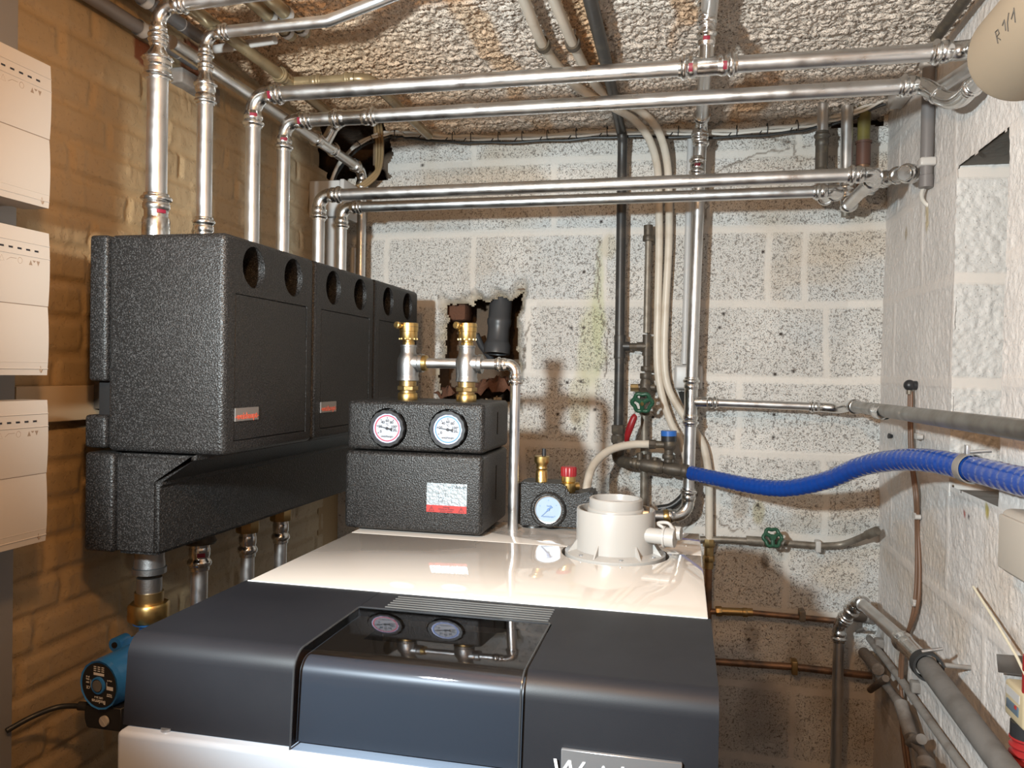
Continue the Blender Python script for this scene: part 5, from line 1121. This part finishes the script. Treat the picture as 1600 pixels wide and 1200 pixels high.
# lower pipes on the back wall
yp = 2.185
T = Thing('copper_pipe', 'dirty copper pipe low on the back wall running to the right corner', 'pipe', P(1240, 850, y=yp))
pts_ = [P(1060, 842, y=yp), P(1130, 843, y=yp), P(1205, 847, y=yp), P(1285, 853, y=yp), P(1318, 850, y=yp), P(1352, 837, y=2.14), P(1370, 829, y=2.11)]
T.part('pipe', tube(bmnew(), pts_[:3]+smooth(pts_[3:], 6), .0085, 14), agedpipe); T.part('sleeve', cyl(bmnew(), P(1166, 844, y=yp), P(1196, 846, y=yp), .0120), agedpipe); T.part('end_collar', cyl(bmnew(), P(1355, 836, y=2.135), P(1371, 829, y=2.11), .0115), agedpipe)
c = P(1278, 853, y=yp); T.part('clip', box(bmnew(), c+V((-.007, -.012, -.016)), c+V((.007, .02, .014)), .003), whiteplastic)
T = Thing('wheel_valve', 'old valve with dark green wheel on the copper pipe low on the wall', 'valve', P(1207, 842, y=2.13), 'old valves with green wheels')
wc = P(1207, 840, y=2.11); ws = P(1204, 846, y=yp); T.part('body', (lambda b: (cyl(b, ws, ws+(wc-ws)*.8, .011), lathe(b, [(.011, -.02), (.015, -.012), (.015, .012), (.011, .02)], ws, (1, 0, 0), 16), b)[-1])(bmnew()), darkfit); T.part('hand_wheel', wheel(wc, wc-ws+V((.02, 0, 0)), .022, .0048), greenpaint)
T = Thing('brass_pipe', 'brownish pipe with brass joints low on the back wall beside the boiler', 'pipe', P(1240, 960, y=yp))
T.part('pipe', tube(bmnew(), [P(1060, 954, y=yp), P(1170, 957, y=yp), P(1306, 970, y=yp)], .0078, 12), copper); bm = bmnew(); cyl(bm, P(1122, 955, y=yp), P(1176, 957, y=yp), .0105); hexp(bm, P(1118, 955, y=yp), P(1128, 955, y=yp), .014, 8); hexp(bm, P(1160, 957, y=yp), P(1168, 957, y=yp), .013, 8); T.part('joint', bm, oldbrass)
c = P(1253, 963, y=yp); T.part('clip', box(bmnew(), c+V((-.008, -.012, -.012)), c+V((.008, .02, .017)), .003), agedpipe)
T = Thing('brass_pipe', 'lowest brown pipe on the back wall, seen beside the boiler front corner', 'pipe', P(1240, 1045, y=yp))
T.part('pipe', tube(bmnew(), [P(1060, 1030, y=yp), P(1240, 1042, y=yp), P(1362, 1056, y=yp)], .0095, 12), copper); c = P(1241, 1042, y=yp); T.part('clip', box(bmnew(), c+V((-.008, -.013, -.018)), c+V((.008, .02, .018)), .003), oldbrass)

# ================================================================== RIGHT WALL
xs = .385; zs = P(1312, 960, y=2.14).z
T = Thing('gas_pipe', 'grey steel pipe rising in the right back corner and running down the right wall', 'pipe', (xs, 2.14, .4))
xw = .440; pA = P(1345, 943, x=xw); pB = P(1572, 1203, x=xw)
pipe_run(T, [(P(1308, 1100, y=2.14).x, 2.14, .4), (P(1311, 985, y=2.14).x, 2.14, P(1312, 978, y=2.14).z), (pA.x-.0, 2.09, pA.z), (xw, P(1412, 1002, x=xw).y, P(1412, 1002, x=xw).z)], .0138, pm=steel, fm=fitting, marks=False, br=.03)
mC = P(1428, 1020, x=xw); mC2 = P(1448, 1040, x=xw)
T.part('dusty_pipe', tube(bmnew(), [mC2, pB, pB+(pB-mC2)*.35], .0182, 24), mat('dust_grey_pipe', (.15, .14, .13), .6, bump=(60, .15, .0015), var=(20, (.10, .09, .08), .45, .7)))
dG = (mC2-mC).normalized()
bm = bmnew(); q = P(1405, 997, x=xw); dGl = (mC2-q); collar(bm, q, dGl.normalized(), .0140, L=.09); cyl(bm, q+dGl*.4, mC2, .0175); T.part('coupling', bm, fitting)
cl = T.part('clamp', lathe(bmnew(), [(.0215, -.014), (.0260, -.014), (.0260, .012), (.0215, .012)], mC2, dGl, 28, caps=False), rubber)
q = mC2+V((.02, 0, .004)); T.part('threaded_rod', cyl(bmnew(), q, (XR+.01, q.y, q.z-.001), .0042), dustymetal, cl); T.part('bolt', cyl(bmnew(), mC2+V((-.012, -.01, .028)), mC2+V((.022, -.01, .036)), .003), steel, cl)
T = Thing('painted_pipe', 'thin white painted pipe running down the right wall below the grey pipe', 'pipe', P(1430, 1097, x=.495))
xp = .494
T.part('pipe', tube(bmnew(), [P(1352, 990, x=xp), P(1412, 1068, x=xp), P(1432, 1098, x=xp), P(1505, 1200, x=xp), P(1560, 1280, x=xp)], .0085, 14), dustymetal)
bm = bmnew(); q = P(1343, 973, x=xp-.02); cyl(bm, P(1332, 963, x=xp-.04), P(1362, 967, x=xp-.0), .0125); cyl(bm, q, P(1350, 992, x=xp), .011); tube(bm, [P(1338, 987, x=xp-.03), P(1352, 982, x=xp-.03)], .004, 8); T.part('stop_tap', bm, dustymetal)
for (u, v) in ((1368, 1004), (1424, 1072)): c = P(u, v, x=xp); T.part('clip', box(bmnew(), c+V((-.002, -.012, -.012)), c+V((.02, .012, .012)), .004), dustymetal)
T = Thing('old_valve_pipe', 'dirty old pipe with corroded taps low in the right corner', 'pipe', P(1400, 1100, x=.47))
xo = .478
pth = [P(1350, 1020, x=xo), P(1372, 1052, x=xo), P(1395, 1085, x=xo), P(1415, 1112, x=xo), P(1425, 1150, x=xo-.01), P(1437, 1170, x=xo-.01), P(1452, 1195, x=xo-.01), P(1470, 1225, x=xo-.01)]
T.part('pipe', tube(bmnew(), smooth(pth, 4), .012, 14, rf=lambda t: .0100+.0015*math.sin(t*40)), dustymetal)
for (u0, v0, u1, v1, r_) in ((1350, 1020, 1372, 1046, .014), (1360, 1078, 1384, 1060, .008), (1408, 1100, 1424, 1152, .014), (1422, 1160, 1440, 1155, .010)):
    T.part('tap', cyl(bmnew(), P(u0, v0, x=xo-.012), P(u1, v1, x=xo-.012), r_), mat('corroded_metal', (.12, .085, .06), .7, bump=(120, 1., .003)) if u0 in (1350, 1360) else dustymetal)
e = P(1447, 1188, x=xo-.02); T.part('open_end', lathe(bmnew(), [(.013, 0), (.0165, .003), (.0165, .026), (.012, .026), (.012, .01)], e, (-.25, -1, -.5), 20, caps=False), dustymetal)
# brown cables with clips and black cap
T = Thing('cable_outlet', 'round black cap on the right wall with brown cables hanging from it', 'outlet', P(1422, 605, x=XR))
c = P(1421, 602, x=XR-.02); bm = bmnew(); bmesh.ops.create_uvsphere(bm, u_segments=20, v_segments=12, radius=.0125, matrix=Matrix.Translation(c)); cyl(bm, c, c+V((.03, 0, 0)), .010); T.part('cap', bm, blackplastic); T.part('ferrule', cyl(bmnew(), c+V((0, 0, -.011)), c+V((0, 0, -.02)), .006), agedpipe)
cpts = [(1421, 612), (1421, 660), (1423, 720), (1430, 775), (1432, 830), (1432, 900), (1427, 955), (1413, 1010), (1409, 1060), (1407, 1110), (1411, 1160), (1418, 1210)]
for i in range(2):
    pts_ = [P(u+(5*i if v > 850 else 3*i)*(1 if not 980 < v < 1080 else -.5), v, x=(XR-.016 if v < 790 or v > 1000 else XR-.006)-.006*(v > 950)) for u, v in cpts]
    single('brown_cable', ('brown cable hanging down the right wall, left strand of the pair', 'brown cable hanging down the right wall, right strand of the pair')[i], 'cable', tube(bmnew(), smooth(pts_, 6), .0040, 10), browncable, group='pair of brown cables on the right wall')
for k, (u, v, lab) in enumerate(((1435, 806, 'upper white clip holding the brown cables, below the blue hose'), (1432, 941, 'lower white clip holding the brown cables, above the grey pipe'), (1438, 682, 'empty white cable clip on the right wall under the branch pipe'))):
    p = P(u, v, x=XR-.006); T = Thing('cable_clip', lab, 'cable clip', p, 'white cable clips on the right wall')
    T.part('saddle', box(bmnew(), p+V((-.010, -.012, -.007)), p+V((-.001, .012, .007)), .002), whiteplastic); T.part('nail_boss', cyl(bmnew(), p+V((0, -.016, 0)), p+V((-.012, -.016, 0)), .0055), whiteplastic)
single('wall_plug', 'small black wall plug sticking out of the right wall under the branch pipe', 'plug', lathe(bmnew(), [(.0035, 0), (.007, .012)], P(1396, 682, x=XR-.002), (-1, -.2, .1), 16), blackplastic)
# grey conduit with clips
yc = P(1449, 200, x=XR-.02).y; zc0, zc1 = P(1449, 289, x=XR-.02).z, ZC-.03; xc = XR-.020
T = Thing('conduit', 'grey upright plastic conduit on the right wall near the corner', 'conduit', (xc, yc, zc0)); T.part('tube', cyl(bmnew(), (xc, yc, zc0), (xc, yc, zc1), .0125), greyplastic); T.part('end_sleeve', lathe(bmnew(), [(.0138, 0), (.0138, .025), (.0125, .026)], (xc, yc, zc0-.003), (0, 0, 1), 24), greyplastic)
for v in (103, 253): z_ = P(1449, v, x=xc).z; T.part('clip', box(bmnew(), (xc-.016, yc-.017, z_-.009), (XR-.004, yc+.014, z_+.009), .004), whiteplastic)
single('white_cable', 'short white cable coming out of the grey conduit into the right wall', 'cable', tube(bmnew(), smooth([(xc-.002, yc, zc0+.01), P(1440, 305, x=xc), P(1445, 317, x=XR-.01), P(1456, 324, x=XR+.004)], 6), .0042, 10), whitecable)
# junction box in the top corner
T = Thing('junction_box', 'small white junction box at the ceiling in the right back corner', 'junction box', P(1420, 160, y=2.0))
p0, p1 = P(1402, 100, y=1.99), P(1440, 150, y=1.99)
T.part('box', box(bmnew(), (p0.x, 1.99, p1.z), (XR-.004, 2.08, p0.z), .006), whiteplastic); T.part('lid', box(bmnew(), (p0.x+.004, 1.979, p1.z+.004), (XR-.008, 1.989, p0.z-.004), .004), whiteplastic); T.part('knockout', cyl(bmnew(), (p1.x-.022, 1.979, p0.z-.028), (p1.x-.022, 1.974, p0.z-.028), .010), whiteplastic)
single('edge_pipe', 'dark pipe running along the edge between ceiling and right wall', 'pipe', cyl(bmnew(), P(1462, 60, z=CZ+.668), V((P(1462, 60, z=CZ+.668).x, .6, CZ+.668)), .0105), darkfit)
T = Thing('steel_pipe', 'bright steel pipe running back along the right wall behind the beige sleeve', 'pipe', (.475, 1.8, CZ+.55)); a_ = P(1452, 148, x=.478); T.part('pipe', cyl(bmnew(), a_, (a_.x+.002, 1.19, CZ+.50), .0125), steel)
# beige sleeve
ce = V((.437, 1.200, CZ+.447)); d_ = V((0, -1, .0))
T = Thing('insulation_sleeve', 'thick round beige foam sleeve with handwritten mark, top right corner', 'insulation', ce-V((0, 0, .075)))
rS = .066
bm = lathe(bmnew(), [(.045, .0), (rS-.012, .0), (rS-.003, .005), (rS, .018), (rS, .8)], ce, d_, 56, caps=True); sl = T.part('sleeve', bm, beigefoam)
def onsleeve(u, v):
    o_ = V((0, 0, CZ)); dr = P(u, v, y=1.0)-o_; ox, oz = -ce.x, CZ-ce.z
    A = dr.x**2+dr.z**2; B = 2*(ox*dr.x+oz*dr.z); Cq = ox*ox+oz*oz-(rS+.0008)**2; D = B*B-4*A*Cq
    return o_+dr*((-B-math.sqrt(max(D, 0)))/(2*A))
bm = bmnew()
for st_ in ([(1559, 68), (1557, 57), (1555, 50), (1559, 46), (1561, 52), (1557, 58), (1563, 62)], [(1566, 40), (1569, 31), (1570, 38), (1571, 48)], [(1576, 20), (1574, 35), (1575, 49)], [(1580, 30), (1584, 16), (1584, 12), (1585, 24), (1586, 35)]):
    tube(bm, [onsleeve(u, v) for u, v in st_], .0006, 6)
T.part('handwriting', bm, mat('pencil_grey', (.08, .07, .06), .6), sl)
# beige box, lower right
a, b = P(1562, 792, x=XR-.045), P(1600, 905, x=XR-.045)
T = Thing('wall_box', 'beige painted box with rounded corners on the right wall at the picture edge', 'box', (XR-.02, 1.25, a.z-.13))
zb1, zb0 = a.z, P(1562, 893, x=XR-.045).z
T.part('housing', box(bmnew(), (XR-.045, 1.02, zb0), (XR-.004, a.y, zb1), .012, 4), mat('beige_grey_paint', (.48, .43, .37), .5))
T.part('lid_rim', box(bmnew(), (XR-.050, 1.03, zb0+.008), (XR-.044, a.y-.010, zb1-.008), .003), mat('beige_grey_paint', (.48, .43, .37), .5))
# yellowed device with red hose
xd_ = .47
a, b, c = P(1570, 1057, x=xd_), P(1600, 1078, x=xd_), P(1576, 1120, x=xd_)
T = Thing('shut_off_device', 'yellowed plastic device with a window, standing on red corrugated hose, lower right edge', 'device', (xd_+.02, b.y, c.z-.05))
W0, W1 = P(1597, 1100, x=xd_).y, a.y
T.part('housing', box(bmnew(), (xd_-.0, W0-.005, P(1585, 1130, x=xd_).z), (xd_+.035, W1, a.z-.001), .005), mat('yellowed_plastic', (.48, .40, .26), .42))
T.part('window', box(bmnew(), (xd_-.0015, W0+.010, P(1585, 1122, x=xd_).z+.006), (xd_+.002, W1-.010, a.z-.026), .001), mat('window_grey', (.10, .14, .18), .15))
T.part('window_label', box(bmnew(), (xd_-.0024, W0+.014, P(1585, 1122, x=xd_).z+.02), (xd_-.001, W0+.02, a.z-.03)), redlabel)
T.part('name_strip', box(bmnew(), (xd_-.001, W0+.008, a.z-.020), (xd_+.001, W1-.008, a.z-.008)), lgrey)
zb_ = P(1585, 1130, x=xd_).z; yc_ = (W0+W1)/2-.005
T.part('collar', cyl(bmnew(), (xd_+.016, yc_, zb_+.002), (xd_+.016, yc_, zb_-.020), .020), blackplastic)
pts_ = [V((xd_+.016, yc_, zb_-.018-.0018*k)) for k in range(70)]
T.part('red_hose', tube(bmnew(), pts_, .018, 24, rf=lambda t: .0185+.0030*math.sin(t*69/6*2*math.pi)), redhose)
T.part('red_hose', tube(bmnew(), [V((xd_+.016, yc_-.02, a.z-.002)), V((xd_+.016, yc_-.02, a.z+.05))], .014, 16), redhose)
single('cable_tie', 'long cream cable tie slanting down the right wall above the yellowed device', 'cable tie', tube(bmnew(), [P(1521, 917, x=.50), P(1560, 978, x=.492), P(1588, 1025, x=.482), P(1606, 1062, x=.47)], .0022, 8), mat('cream_plastic', (.75, .68, .52), .4))
a, b = P(1560, 1000, x=.495), P(1600, 1042, x=.495)
single('metal_strap', 'flat grey metal strap leaning against the right wall behind the cream tie', 'strap', box(bmnew(), (.494, b.y-.05, b.z-.02), (.500, a.y, a.z), .001), steel)
bpy.data.objects['metal_strap'].rotation_euler.x = R(-18)
